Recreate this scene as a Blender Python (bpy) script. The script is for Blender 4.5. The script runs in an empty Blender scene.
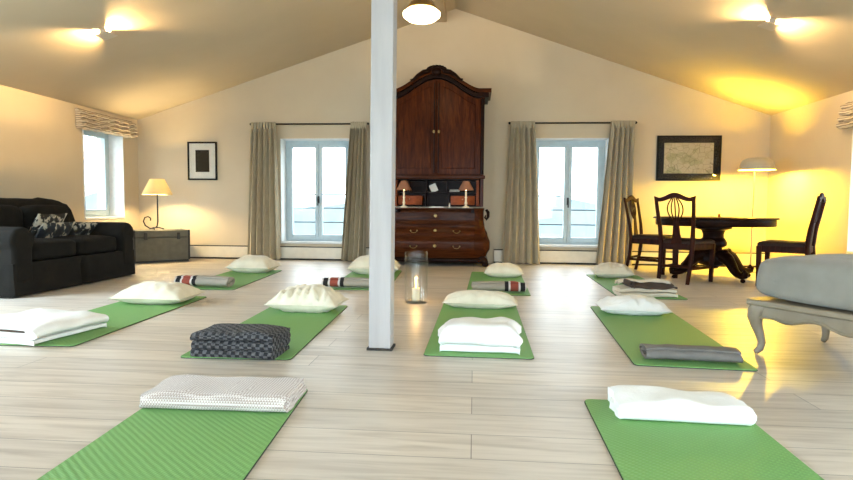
import bpy, math, random
from mathutils import Vector, Matrix, noise
PI = math.pi
S = bpy.context.scene
COL = S.collection

# ------------------------------------------------------------------ camera
F, CAM_H, HORIZON, VANISH, ROLL = 570.0, 0.83, 207.0, 474.0, 0.008
pitch = math.atan((240 - HORIZON) / F)
yaw = math.atan((VANISH - 426.5) / F * math.cos(pitch))
fw = Vector((-math.sin(yaw) * math.cos(pitch), math.cos(yaw) * math.cos(pitch), -math.sin(pitch)))
r0 = Vector((math.cos(yaw), math.sin(yaw), 0))
u0 = r0.cross(fw)
rt = r0 * math.cos(ROLL) + u0 * math.sin(ROLL)
up = u0 * math.cos(ROLL) - r0 * math.sin(ROLL)
cd = bpy.data.cameras.new('camera')
cam = bpy.data.objects.new('camera', cd)
COL.objects.link(cam)
cam.matrix_world = Matrix(((rt.x, up.x, -fw.x, 0), (rt.y, up.y, -fw.y, 0), (rt.z, up.z, -fw.z, CAM_H), (0, 0, 0, 1)))
cd.sensor_width = 36
cd.lens = F / 853 * 36
cd.clip_start = 0.05
cd.clip_end = 400
S.camera = cam

# ------------------------------------------------------------------ exposure, world
S.view_settings.view_transform = 'Standard'
S.view_settings.look = 'None'
S.view_settings.gamma = 1
S.view_settings.use_curve_mapping = False
S.view_settings.exposure = 1.0
S.cycles.max_bounces = 8
S.cycles.diffuse_bounces = 5
S.cycles.transparent_max_bounces = 12
S.cycles.caustics_reflective = False
S.cycles.caustics_refractive = False
S.cycles.sample_clamp_indirect = 6
S.cycles.use_denoising = True

SKY = 5.0          # overcast daylight outside
W = bpy.data.worlds.new('overcast')
S.world = W
W.use_nodes = True
nt = W.node_tree
bg = nt.nodes['Background']
tc = nt.nodes.new('ShaderNodeTexCoord')
sx = nt.nodes.new('ShaderNodeSeparateXYZ')
rp = nt.nodes.new('ShaderNodeValToRGB')
nt.links.new(tc.outputs['Generated'], sx.inputs[0])
nt.links.new(sx.outputs['Z'], rp.inputs[0])
nt.links.new(rp.outputs[0], bg.inputs[0])
rp.color_ramp.elements[0].position = 0.0
rp.color_ramp.elements[0].color = (0.66, 0.80, 0.86, 1)
rp.color_ramp.elements[1].position = 0.10
rp.color_ramp.elements[1].color = (0.86, 0.95, 1.0, 1)
bg.inputs[1].default_value = SKY

WARM = (1.0, 0.66, 0.30)
P_SPOT, P_PENDANT, P_FLOORLAMP, P_TRUNKLAMP, P_DESK = 205, 4, 250, 95, 0.9
DAY = 56           # fill from unseen windows added behind and beside the viewer, W per square metre
DAYCOL = (0.66, 0.84, 1.0)


def link(o, parent=None):
    COL.objects.link(o)
    if parent is not None:
        o.parent = parent
    return o


def area_light(name, loc, direction, w, h, power, col=DAYCOL, portal=False):
    d = bpy.data.lights.new(name, 'AREA')
    d.shape = 'RECTANGLE'
    d.size, d.size_y = w, h
    d.energy = power
    d.color = col
    d.cycles.is_portal = portal
    o = bpy.data.objects.new(name, d)
    COL.objects.link(o)
    o.location = loc
    o.rotation_euler = Vector(direction).to_track_quat('-Z', 'Y').to_euler()
    return o


def point_light(name, loc, power, col=WARM, radius=0.03, parent=None):
    d = bpy.data.lights.new(name, 'POINT')
    d.energy = power
    d.color = col
    d.shadow_soft_size = radius
    o = bpy.data.objects.new(name, d)
    link(o, parent)
    o.location = loc
    return o


# room dimensions (metres); back wall at YB, rear wall behind the camera at YR
XL, XR, YB, YR = -5.27, 4.20, 8.60, -3.0
AX, AZ, EL, ER = -0.31, 3.755, 2.15, 2.17
WT = 0.42


def ceil_z(x):
    return AZ - (AZ - EL) * (AX - x) / (AX - XL) if x < AX else AZ - (AZ - ER) * (x - AX) / (XR - AX)


# window openings: back wall (x0,x1,z0,z1), side walls (y0,y1,z0,z1)
BACKW = [(-2.98, -1.90, 0.25, 1.86), (0.86, 1.96, 0.25, 1.86)]
REARW = [(-3.6, -2.3, 0.25, 1.9), (-0.6, 0.7, 0.25, 1.9), (1.6, 2.9, 0.25, 1.9)]  # unseen windows, added to light the foreground
LEFTW = [(7.33, 8.21, 0.62, 1.92), (3.2, 4.2, 0.62, 1.92), (0.2, 1.4, 0.62, 1.92)]  # all but the first are unseen, added to bring in light
RIGHTW = [(5.50, 6.78, 0.34, 1.80), (-0.6, 0.8, 0.34, 1.80)]  # the second is unseen, added to bring in light
for (a, b, c, d) in BACKW:
    area_light('daylight_portal', ((a + b) / 2, YB + 0.36, (c + d) / 2), (0, -1, 0), b - a, d - c, 1, portal=True)
for (a, b, c, d) in REARW:
    area_light('window_daylight', ((a + b) / 2, YR - 0.05, (c + d) / 2), (0, 1, -0.9), b - a, d - c, 0.65 * DAY * (b - a) * (d - c))  # added fill light in each unseen rear opening
for (a, b, c, d) in LEFTW[:1]:
    area_light('daylight_portal', (XL - 0.36, (a + b) / 2, (c + d) / 2), (1, 0, 0), b - a, d - c, 1, portal=True)
for (a, b, c, d) in RIGHTW[:1]:
    area_light('daylight_portal', (XR + 0.36, (a + b) / 2, (c + d) / 2), (-1, 0, 0), b - a, d - c, 1, portal=True)
for (a, b, c, d), X, s_ in [(w, XL - 0.05, 1) for w in LEFTW[1:]] + [(w, XR + 0.05, -1) for w in RIGHTW[1:]]:
    area_light('window_daylight', (X, (a + b) / 2, (c + d) / 2), (s_, 0, -1.0), b - a, d - c, DAY * (b - a) * (d - c))  # added fill light in the unseen side openings


# ------------------------------------------------------------------ materials
class NT:
    def __init__(self, name):
        self.m = bpy.data.materials.new(name)
        self.m.use_nodes = True
        self.t = self.m.node_tree
        self.p = self.t.nodes['Principled BSDF']
        self.out = self.t.nodes['Material Output']

    def n(self, kind, **kw):
        x = self.t.nodes.new('ShaderNode' + kind)
        for k, v in kw.items():
            if k in x.inputs:
                x.inputs[k].default_value = v
            else:
                setattr(x, k, v)
        return x

    def l(self, a, b):
        self.t.links.new(a, b)

    def coord(self, scale=(1, 1, 1), rot=(0, 0, 0)):
        c = self.n('TexCoord')
        m = self.n('Mapping')
        m.inputs['Scale'].default_value = scale
        m.inputs['Rotation'].default_value = rot
        self.l(c.outputs['Object'], m.inputs[0])
        return m.outputs[0]

    def ramp(self, fac, stops, interp='LINEAR'):
        r = self.n('ValToRGB')
        cr = r.color_ramp
        cr.interpolation = interp
        while len(cr.elements) < len(stops):
            cr.elements.new(0.5)
        for e, (p, c) in zip(cr.elements, stops):
            e.position = p
            e.color = (*c, 1)
        self.l(fac, r.inputs[0])
        return r.outputs[0]

    def mix(self, fac, a, b, mode='MIX'):
        x = self.n('Mix', data_type='RGBA', blend_type=mode)
        for s, v in ((x.inputs[0], fac), (x.inputs[6], a), (x.inputs[7], b)):
            if isinstance(v, (int, float)):
                s.default_value = v
            elif isinstance(v, tuple):
                s.default_value = (*v, 1)
            else:
                self.l(v, s)
        return x.outputs[2]

    def bump(self, h, strength=0.3, dist=0.01):
        b = self.n('Bump', Strength=strength, Distance=dist)
        self.l(h, b.inputs['Height'])
        self.l(b.outputs[0], self.p.inputs['Normal'])

    def base(self, c):
        if isinstance(c, tuple):
            self.p.inputs['Base Color'].default_value = (*c, 1)
        else:
            self.l(c, self.p.inputs['Base Color'])

    def set(self, **kw):
        for k, v in kw.items():
            self.p.inputs[k.replace('_', ' ')].default_value = v
        return self


def noise_mat(name, c1, c2, scale=6, rough=0.6, bump=0.0, bscale=None, stretch=(1, 1, 1), detail=4, **kw):
    k = NT(name)
    v = k.coord(stretch)
    n = k.n('TexNoise', Scale=scale, Detail=detail)
    k.l(v, n.inputs['Vector'])
    k.base(k.ramp(n.outputs['Fac'], [(0.3, c1), (0.7, c2)]))
    k.set(Roughness=rough, **kw)
    if bump:
        n2 = k.n('TexNoise', Scale=bscale or scale * 4, Detail=3)
        k.l(v, n2.inputs['Vector'])
        k.bump(n2.outputs['Fac'], bump)
    return k.m


def weave_mat(name, c1, c2, scale=180, rough=0.9, strength=0.35, sheen=0.2):
    k = NT(name)
    v = k.coord()
    a = k.n('TexWave', Scale=scale * 0.4, wave_type='BANDS', bands_direction='X')
    b = k.n('TexWave', Scale=scale * 0.4, wave_type='BANDS', bands_direction='Y')
    k.l(v, a.inputs['Vector'])
    k.l(v, b.inputs['Vector'])
    s = k.n('Math', operation='ADD')
    k.l(a.outputs['Fac'], s.inputs[0])
    k.l(b.outputs['Fac'], s.inputs[1])
    n = k.n('TexNoise', Scale=9, Detail=5)
    k.l(v, n.inputs['Vector'])
    k.base(k.ramp(n.outputs['Fac'], [(0.3, c1), (0.7, c2)]))
    k.set(Roughness=rough, Sheen_Weight=sheen, Specular_IOR_Level=0.2)
    k.bump(s.outputs[0], strength, 0.004)
    return k.m


def wood_mat(name, c1, c2, c3, axis='Z', rough=0.3, coat=0.4):
    k = NT(name)
    st = {'Z': (9, 9, 1.1), 'X': (1.1, 9, 9), 'Y': (9, 1.1, 9)}[axis]
    v = k.coord(st)
    n = k.n('TexNoise', Scale=2.2, Detail=7, Roughness=0.65, Distortion=1.2)
    k.l(v, n.inputs['Vector'])
    k.base(k.ramp(n.outputs['Fac'], [(0.28, c1), (0.5, c2), (0.75, c3)]))
    k.set(Roughness=rough, Coat_Weight=coat, Coat_Roughness=0.15)
    k.bump(n.outputs['Fac'], 0.02)
    k.set(Specular_IOR_Level=0.07)
    return k.m


def floor_mat():
    k = NT('bleached_oak_planks')
    v = k.coord()
    br = k.n('TexBrick', Scale=1.0, offset=0.37, offset_frequency=2)
    br.inputs['Color1'].default_value = (0, 0, 0, 1)
    br.inputs['Color2'].default_value = (1, 1, 1, 1)
    br.inputs['Mortar'].default_value = (0.5, 0.5, 0.5, 1)
    br.inputs['Mortar Size'].default_value = 0.0016
    br.inputs['Mortar Smooth'].default_value = 0.0
    br.inputs['Brick Width'].default_value = 2.3
    br.inputs['Row Height'].default_value = 0.205
    k.l(v, br.inputs['Vector'])
    g = k.n('TexNoise', Scale=1.6, Detail=8, Roughness=0.6, Distortion=0.6)
    gv = k.coord((1.3, 16, 1))
    k.l(gv, g.inputs['Vector'])
    grain = k.ramp(g.outputs['Fac'], [(0.25, (0.42, 0.36, 0.295)), (0.5, (0.58, 0.52, 0.445)), (0.75, (0.67, 0.61, 0.53))])
    tone = k.ramp(br.outputs['Color'], [(0.0, (0.90, 0.89, 0.88)), (0.5, (1.0, 0.985, 0.97)), (1.0, (1.07, 1.05, 1.02))])
    c = k.mix(1.0, grain, tone, 'MULTIPLY')
    c = k.mix(br.outputs['Fac'], c, (0.17, 0.14, 0.11))
    k.base(c)
    r = k.ramp(g.outputs['Fac'], [(0.2, (0.46, 0.46, 0.46)), (0.8, (0.36, 0.36, 0.36))])
    k.l(r, k.p.inputs['Roughness'])
    k.set(Specular_IOR_Level=0.8)
    k.bump(g.outputs['Fac'], 0.06)
    return k.m


def green_mat():
    k = NT('green_mat_foam')
    v = k.coord((1, 1, 1), (0, 0, 0.785))
    a = k.n('TexWave', Scale=26, wave_type='BANDS', bands_direction='X', Distortion=1.5)
    b = k.n('TexWave', Scale=15, wave_type='BANDS', bands_direction='Y', Distortion=1.0)
    k.l(v, a.inputs['Vector'])
    k.l(v, b.inputs['Vector'])
    s = k.n('Math', operation='MULTIPLY')
    k.l(a.outputs['Fac'], s.inputs[0])
    k.l(b.outputs['Fac'], s.inputs[1])
    k.base(k.ramp(s.outputs[0], [(0.0, (0.168, 0.355, 0.108)), (1.0, (0.190, 0.390, 0.122))]))
    k.set(Roughness=0.62, Specular_IOR_Level=0.35)
    k.bump(s.outputs[0], 0.5, 0.004)
    return k.m


def glass_mat(name, tint=(0.97, 0.99, 1.0), refl=0.9):
    k = NT(name)
    tr = k.n('BsdfTransparent')
    tr.inputs[0].default_value = (*tint, 1)
    gl = k.n('BsdfGlossy')
    gl.inputs['Roughness'].default_value = 0.03
    fr = k.n('LayerWeight', Blend=0.5)
    pw = k.n('Math', operation='POWER')
    pw.inputs[1].default_value = 4.0
    k.l(fr.outputs['Facing'], pw.inputs[0])
    mu = k.n('Math', operation='MULTIPLY_ADD')
    mu.inputs[1].default_value = refl * 0.6
    mu.inputs[2].default_value = 0.025
    k.l(pw.outputs[0], mu.inputs[0])
    mx = k.n('MixShader')
    k.l(mu.outputs[0], mx.inputs[0])
    k.l(tr.outputs[0], mx.inputs[1])
    k.l(gl.outputs[0], mx.inputs[2])
    k.l(mx.outputs[0], k.out.inputs[0])
    return k.m


def shade_mat(name, col, trans=0.5):
    k = NT(name)
    d = k.n('BsdfDiffuse')
    d.inputs[0].default_value = (*col, 1)
    t = k.n('BsdfTranslucent')
    t.inputs[0].default_value = (*col, 1)
    mx = k.n('MixShader')
    mx.inputs[0].default_value = trans
    k.l(d.outputs[0], mx.inputs[1])
    k.l(t.outputs[0], mx.inputs[2])
    k.l(mx.outputs[0], k.out.inputs[0])
    return k.m


def glow_mat(name, col, strength):
    k = NT(name)
    k.base(col)
    k.p.inputs['Emission Color'].default_value = (*col, 1)
    k.p.inputs['Emission Strength'].default_value = strength
    return k.m


def plain(name, col, rough=0.5, metal=0.0, **kw):
    k = NT(name)
    n = k.n('TexNoise', Scale=14, Detail=3)
    k.l(k.coord(), n.inputs['Vector'])
    k.base(k.ramp(n.outputs['Fac'], [(0.3, tuple(c * 0.92 for c in col)), (0.7, col)]))
    k.set(Roughness=rough, Metallic=metal, **kw)
    return k.m


def check_mat():
    k = NT('charcoal_waffle_check')
    v = k.coord((44, 44, 44))
    ch = k.n('TexChecker', Scale=1.0)
    k.l(v, ch.inputs['Vector'])
    vo = k.n('TexVoronoi', Scale=1.0)
    k.l(v, vo.inputs['Vector'])
    n = k.n('TexNoise', Scale=60)
    k.l(k.coord(), n.inputs['Vector'])
    c = k.mix(ch.outputs['Fac'], (0.012, 0.012, 0.013), (0.17, 0.165, 0.165))
    c = k.mix(n.outputs['Fac'], c, (0.02, 0.02, 0.024))
    k.base(c)
    k.set(Roughness=0.95)
    k.bump(vo.outputs['Distance'], 1.0, 0.02)
    return k.m


def dotted_mat():
    k = NT('beige_white_dotted_weave')
    v = k.coord((125, 125, 125), (0, 0, 0.785))
    ch = k.n('TexChecker', Scale=1.0)
    k.l(v, ch.inputs['Vector'])
    c = k.mix(ch.outputs['Fac'], (0.33, 0.265, 0.23), (0.62, 0.56, 0.515))
    k.base(c)
    k.set(Roughness=0.95, Sheen_Weight=0.2)
    k.bump(ch.outputs['Fac'], 0.25, 0.004)
    return k.m


def striped_roll_mat(name, side, L):
    # grey felt with black, white and red bands at one end of the roll
    k = NT(name)
    c = k.n('TexCoord')
    s = k.n('SeparateXYZ')
    k.l(c.outputs['Object'], s.inputs[0])
    mr = k.n('MapRange')
    mr.inputs[1].default_value = -L / 2 * side
    mr.inputs[2].default_value = L / 2 * side
    k.l(s.outputs['X'], mr.inputs[0])
    g, bl, rd, wh = (0.31, 0.28, 0.225), (0.012, 0.010, 0.010), (0.27, 0.055, 0.032), (0.58, 0.54, 0.50)
    col = k.ramp(mr.outputs[0], [(0.0, g), (0.60, bl), (0.67, wh), (0.705, rd), (0.855, wh), (0.89, bl), (0.975, wh)], 'CONSTANT')
    n = k.n('TexNoise', Scale=120)
    k.l(c.outputs['Object'], n.inputs['Vector'])
    k.base(k.mix(0.25, col, n.outputs['Fac'], 'SOFT_LIGHT'))
    k.set(Roughness=0.95)
    k.bump(n.outputs['Fac'], 0.3, 0.004)
    return k.m


def ikat_mat(name, off, dark=(0.012, 0.016, 0.022)):
    k = NT(name)
    m = k.coord((1, 1, 1))
    ad = k.n('VectorMath', operation='ABSOLUTE')
    k.l(m, ad.inputs[0])
    n = k.n('TexNoise', Scale=11 + off, Detail=3, Distortion=0.6)
    k.l(ad.outputs[0], n.inputs['Vector'])
    n2 = k.n('TexNoise', Scale=70, Detail=2)
    k.l(m, n2.inputs['Vector'])
    a = k.n('Math', operation='MULTIPLY_ADD')
    a.inputs[1].default_value = 0.22
    k.l(n2.outputs['Fac'], a.inputs[0])
    k.l(n.outputs['Fac'], a.inputs[2])
    k.base(k.ramp(a.outputs[0], [(0.55, dark), (0.625, (0.04, 0.055, 0.062)), (0.65, (0.42, 0.38, 0.29)), (0.76, (0.55, 0.50, 0.40))]))
    k.set(Roughness=0.9)
    return k.m


def art_dark_mat():
    k = NT('dark_etching')
    n = k.n('TexNoise', Scale=34, Detail=7, Distortion=1.5)
    k.l(k.coord((1.6, 1, 0.8)), n.inputs['Vector'])
    k.base(k.ramp(n.outputs['Fac'], [(0.45, (0.008, 0.008, 0.006)), (0.62, (0.025, 0.025, 0.018)), (0.8, (0.20, 0.19, 0.15))]))
    k.set(Roughness=0.7, Specular_IOR_Level=0.08)
    return k.m


def art_map_mat():
    k = NT('old_map_print')
    v = k.coord((1, 1, 1))
    vo = k.n('TexVoronoi', Scale=7.5, distance='MANHATTAN')
    k.l(v, vo.inputs['Vector'])
    n = k.n('TexNoise', Scale=20, Detail=6)
    k.l(v, n.inputs['Vector'])
    c = k.ramp(vo.outputs['Color'], [(0.2, (0.36, 0.38, 0.20)), (0.5, (0.55, 0.50, 0.34)), (0.8, (0.68, 0.61, 0.45))])
    c = k.mix(n.outputs['Fac'], c, (0.62, 0.56, 0.44))
    e = k.n('TexVoronoi', Scale=13)
    e.feature = 'DISTANCE_TO_EDGE'
    k.l(v, e.inputs['Vector'])
    ln = k.ramp(e.outputs['Distance'], [(0.012, (0.45, 0.44, 0.36)), (0.03, (0.86, 0.84, 0.76))])
    k.base(k.mix(1.0, c, ln, 'MULTIPLY'))
    k.set(Roughness=0.6, Specular_IOR_Level=0.1)
    return k.m


def blind_mat():
    k = NT('beige_wavy_stripe_blind')
    w = k.n('TexWave', Scale=11, wave_type='BANDS', bands_direction='Z', Distortion=3.0, Detail=1.5)
    w.inputs['Detail Scale'].default_value = 1.2
    k.l(k.coord(), w.inputs['Vector'])
    k.base(k.ramp(w.outputs['Fac'], [(0.25, (0.26, 0.21, 0.15)), (0.55, (0.60, 0.52, 0.41))]))
    k.set(Roughness=0.9)
    return k.m


M = dict(
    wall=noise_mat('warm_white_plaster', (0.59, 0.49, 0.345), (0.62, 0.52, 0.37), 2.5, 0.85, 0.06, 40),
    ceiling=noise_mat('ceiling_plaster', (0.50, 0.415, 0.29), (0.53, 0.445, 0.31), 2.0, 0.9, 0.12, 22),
    floor=floor_mat(),
    mat=green_mat(),
    rubber=plain('dark_underlay', (0.02, 0.022, 0.016), 0.8),
    frame=plain('pale_grey_blue_paint', (0.50, 0.60, 0.64), 0.4),
    reveal=plain('white_reveal_paint', (0.86, 0.86, 0.85), 0.6),
    sill=plain('white_sill', (0.74, 0.74, 0.72), 0.4),
    skirting=plain('cream_heater_enamel', (0.72, 0.66, 0.54), 0.45),
    gap=plain('shadow_gap', (0.03, 0.025, 0.02), 0.8),
    pane=glass_mat('window_glass'),
    picglass=glass_mat('picture_glass', (0.98, 0.98, 0.98), 0.2),
    vase=glass_mat('vase_glass', (0.985, 0.99, 0.985), 0.75),
    iron=plain('black_iron', (0.02, 0.018, 0.016), 0.45, 0.6),
    rail=plain('grey_railing', (0.10, 0.11, 0.12), 0.5, 0.4),
    curtain=weave_mat('greige_curtain_linen', (0.42, 0.355, 0.245), (0.48, 0.41, 0.29), 900, 0.9, 0.1, 0.05),
    paint=noise_mat('white_painted_timber', (0.36, 0.335, 0.32), (0.42, 0.395, 0.38), 3.0, 0.6, 0.15, 12, (6, 6, 0.6)),
    beam=noise_mat('ceiling_beam_paint', (0.40, 0.30, 0.19), (0.46, 0.36, 0.24), 3.0, 0.7, 0.1, 12, (6, 0.6, 6)),
    sofa=weave_mat('dark_brown_slipcover', (0.006, 0.005, 0.0036), (0.011, 0.0095, 0.007), 240, 0.95, 0.25, 0.0),
    mahog=wood_mat('mahogany_upright', (0.020, 0.0045, 0.0013), (0.055, 0.012, 0.0028), (0.12, 0.029, 0.006), 'Z', 0.26, 0.0),
    mahog_x=wood_mat('mahogany_across', (0.020, 0.005, 0.0016), (0.055, 0.014, 0.004), (0.10, 0.028, 0.007), 'X', 0.24, 0.0),
    mahog_dark=wood_mat('dark_mahogany', (0.006, 0.002, 0.0012), (0.013, 0.0045, 0.0025), (0.026, 0.009, 0.004), 'X', 0.34, 0.0),
    chairwood=wood_mat('dark_chair_mahogany', (0.012, 0.0032, 0.0018), (0.026, 0.0065, 0.003), (0.05, 0.013, 0.005), 'Z', 0.45, 0.0),
    leather=noise_mat('brown_seat_leather', (0.018, 0.008, 0.005), (0.032, 0.015, 0.009), 12, 0.5, Specular_IOR_Level=0.15),
    brass=plain('brass', (0.34, 0.23, 0.09), 0.35, 1.0),
    redwood=wood_mat('orange_red_drawer_wood', (0.15, 0.032, 0.010), (0.22, 0.052, 0.015), (0.29, 0.075, 0.022), 'X', 0.35, 0.0),  # orange-red lamplight of the niche put into the wood colour
    paper=plain('white_paper', (0.78, 0.76, 0.70), 0.7),
    cream=weave_mat('cream_cushion_cotton', (0.66, 0.60, 0.45), (0.76, 0.70, 0.55), 320, 0.9, 0.15),
    white=noise_mat('white_cotton', (0.80, 0.80, 0.78), (0.88, 0.88, 0.86), 8, 0.9, 0.25, 90),
    offwhite=noise_mat('offwhite_wool', (0.74, 0.72, 0.68), (0.83, 0.81, 0.77), 8, 0.95, 0.3, 90),
    creamwool=noise_mat('cream_wool', (0.62, 0.56, 0.44), (0.72, 0.66, 0.53), 8, 0.95, 0.3, 90),
    brownwool=noise_mat('brown_wool', (0.045, 0.028, 0.020), (0.075, 0.05, 0.036), 10, 0.95, 0.3, 90),
    greywool=noise_mat('grey_wool', (0.13, 0.12, 0.105), (0.17, 0.155, 0.14), 10, 0.95, 0.35, 110),
    greycush=weave_mat('pale_grey_linen', (0.235, 0.225, 0.195), (0.275, 0.265, 0.23), 300, 0.9, 0.2),
    check=check_mat(),
    dotted=dotted_mat(),
    bench=noise_mat('antique_cream_paint', (0.20, 0.16, 0.105), (0.27, 0.225, 0.155), 8, 0.5, 0.1, 30),
    trunk=noise_mat('grey_green_canvas', (0.105, 0.10, 0.075), (0.135, 0.13, 0.098), 14, 0.7, 0.15, 80),
    trunk_dark=plain('dark_trunk_trim', (0.02, 0.018, 0.015), 0.5),
    shade_cream=shade_mat('cream_parchment_shade', (0.86, 0.76, 0.50), 0.5),
    shade_red=shade_mat('brown_red_shade', (0.34, 0.17, 0.10), 0.3),
    shade_white=plain('white_lacquer', (0.50, 0.44, 0.34), 0.45),
    bulb=glow_mat('warm_bulb', (1.0, 0.72, 0.36), 9),
    opal=glow_mat('opal_glass_lit', (1.0, 0.80, 0.48), 5),
    flame=glow_mat('candle_flame', (1.0, 0.62, 0.22), 14),
    wax=plain('ivory_wax', (0.80, 0.70, 0.50), 0.5),
    fixture=plain('white_metal_fixture', (0.55, 0.48, 0.38), 0.5),
    blackframe=plain('black_frame', (0.008, 0.007, 0.006), 0.4, Specular_IOR_Level=0.15),
    passe=plain('white_mount', (0.78, 0.76, 0.68), 0.7),
    darkmount=plain('black_mount', (0.010, 0.010, 0.012), 0.6, Specular_IOR_Level=0.1),
    art=art_dark_mat(),
    map=art_map_mat(),
    blind=blind_mat(),
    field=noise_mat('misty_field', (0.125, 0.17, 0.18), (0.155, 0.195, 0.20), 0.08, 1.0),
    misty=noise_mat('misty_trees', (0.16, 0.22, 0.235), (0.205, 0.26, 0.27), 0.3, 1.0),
)
M['ikat_a'] = ikat_mat('navy_ikat_cotton', 0)
M['ikat_b'] = ikat_mat('black_ikat_cotton', 4, (0.014, 0.012, 0.010))


# ------------------------------------------------------------------ mesh builder
class MB:
    def __init__(self):
        self.v, self.f = [], []

    def add(self, vs, fs):
        b = len(self.v)
        self.v += [tuple(p) for p in vs]
        self.f += [tuple(b + i for i in q) for q in fs]
        return self

    def box(self, x0, x1, y0, y1, z0, z1):
        return self.add([(x0, y0, z0), (x1, y0, z0), (x1, y1, z0), (x0, y1, z0), (x0, y0, z1), (x1, y0, z1), (x1, y1, z1), (x0, y1, z1)],
                        [(3, 2, 1, 0), (4, 5, 6, 7), (0, 1, 5, 4), (1, 2, 6, 5), (2, 3, 7, 6), (3, 0, 4, 7)])

    def taper(self, a, b, ha, hb, sx=1.0):
        # square bar from a to b with half widths ha, hb (upright bars)
        vs = []
        for p, h in ((a, ha), (b, hb)):
            vs += [(p[0] - h * sx, p[1] - h, p[2]), (p[0] + h * sx, p[1] - h, p[2]), (p[0] + h * sx, p[1] + h, p[2]), (p[0] - h * sx, p[1] + h, p[2])]
        return self.add(vs, [(3, 2, 1, 0), (4, 5, 6, 7), (0, 1, 5, 4), (1, 2, 6, 5), (2, 3, 7, 6), (3, 0, 4, 7)])

    def prism(self, pts, lo, hi, axis='Y'):
        # outline in the plane across axis: Y -> (x,z), X -> (y,z), Z -> (x,y)
        def at(p, d):
            return {'Y': (p[0], d, p[1]), 'X': (d, p[0], p[1]), 'Z': (p[0], p[1], d)}[axis]
        n = len(pts)
        vs = [at(p, lo) for p in pts] + [at(p, hi) for p in pts]
        fs = [tuple(range(n))[::-1], tuple(range(n, 2 * n))] + [(i, (i + 1) % n, n + (i + 1) % n, n + i) for i in range(n)]
        return self.add(vs, fs)

    def band(self, lower, upper, lo, hi):
        # solid between two curves of (x,z) points, extruded in y
        n = len(lower)
        vs = [(p[0], lo, p[1]) for p in lower] + [(p[0], lo, p[1]) for p in upper] + [(p[0], hi, p[1]) for p in lower] + [(p[0], hi, p[1]) for p in upper]
        fs = []
        for i in range(n - 1):
            fs += [(i, i + 1, n + i + 1, n + i), (2 * n + i + 1, 2 * n + i, 3 * n + i, 3 * n + i + 1),
                   (n + i, n + i + 1, 3 * n + i + 1, 3 * n + i), (i + 1, i, 2 * n + i, 2 * n + i + 1)]
        fs += [(0, n, 3 * n, 2 * n), (n - 1, 3 * n - 1, 4 * n - 1, 2 * n - 1)]
        return self.add(vs, fs)

    def lathe(self, prof, n=32, c=(0, 0, 0), sy=1.0, caps=True):
        vs, fs = [], []
        for r, z in prof:
            for i in range(n):
                a = 2 * PI * i / n
                vs.append((c[0] + r * math.cos(a), c[1] + r * sy * math.sin(a), c[2] + z))
        for k in range(len(prof) - 1):
            for i in range(n):
                j = (i + 1) % n
                fs.append((k * n + i, k * n + j, (k + 1) * n + j, (k + 1) * n + i))
        if caps:
            fs.append(tuple(range(n))[::-1])
            fs.append(tuple(range((len(prof) - 1) * n, len(prof) * n)))
        return self.add(vs, fs)

    def ball(self, c, rx, ry=None, rz=None, n=14):
        ry, rz = ry or rx, rz or rx
        vs, fs = [], []
        m = n // 2
        for k in range(1, m):
            t = PI * k / m
            for i in range(n):
                a = 2 * PI * i / n
                vs.append((c[0] + rx * math.sin(t) * math.cos(a), c[1] + ry * math.sin(t) * math.sin(a), c[2] - rz * math.cos(t)))
        b, tp = len(vs), len(vs) + 1
        vs += [(c[0], c[1], c[2] - rz), (c[0], c[1], c[2] + rz)]
        for k in range(m - 2):
            for i in range(n):
                j = (i + 1) % n
                fs.append((k * n + i, k * n + j, (k + 1) * n + j, (k + 1) * n + i))
        for i in range(n):
            j = (i + 1) % n
            fs += [(b, j, i), (tp, (m - 2) * n + i, (m - 2) * n + j)]
        return self.add(vs, fs)

    def tube(self, pts, r, n=10, flat=1.0, closed=False):
        pts = [Vector(p) for p in pts]
        k = len(pts)
        rs = r if isinstance(r, (list, tuple)) else [r] * k
        vs, fs = [], []
        prev = None
        for i, p in enumerate(pts):
            if closed:
                t = (pts[(i + 1) % k] - pts[i - 1]).normalized()
            else:
                t = (pts[min(i + 1, k - 1)] - pts[max(i - 1, 0)]).normalized()
            if prev is None:
                s = t.orthogonal().normalized()
                if abs(t.z) < 0.9:
                    s = t.cross(Vector((0, 0, 1))).normalized()
            else:
                s = (prev - t * prev.dot(t)).normalized()
            prev = s
            q = t.cross(s)
            for j in range(n):
                a = 2 * PI * j / n
                vs.append(p + s * (math.cos(a) * rs[i]) + q * (math.sin(a) * rs[i] * flat))
        for i in range(k if closed else k - 1):
            i2 = (i + 1) % k
            for j in range(n):
                j2 = (j + 1) % n
                fs.append((i * n + j, i * n + j2, i2 * n + j2, i2 * n + j))
        if not closed:
            fs += [tuple(range(n))[::-1], tuple(range((k - 1) * n, k * n))]
        return self.add(vs, fs)

    def rings(self, rings, caps=True):
        n = len(rings[0])
        vs, fs = [p for r in rings for p in r], []
        for k in range(len(rings) - 1):
            for i in range(n):
                j = (i + 1) % n
                fs.append((k * n + i, k * n + j, (k + 1) * n + j, (k + 1) * n + i))
        if caps:
            fs += [tuple(range(n))[::-1], tuple(range((len(rings) - 1) * n, len(rings) * n))]
        return self.add(vs, fs)

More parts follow.
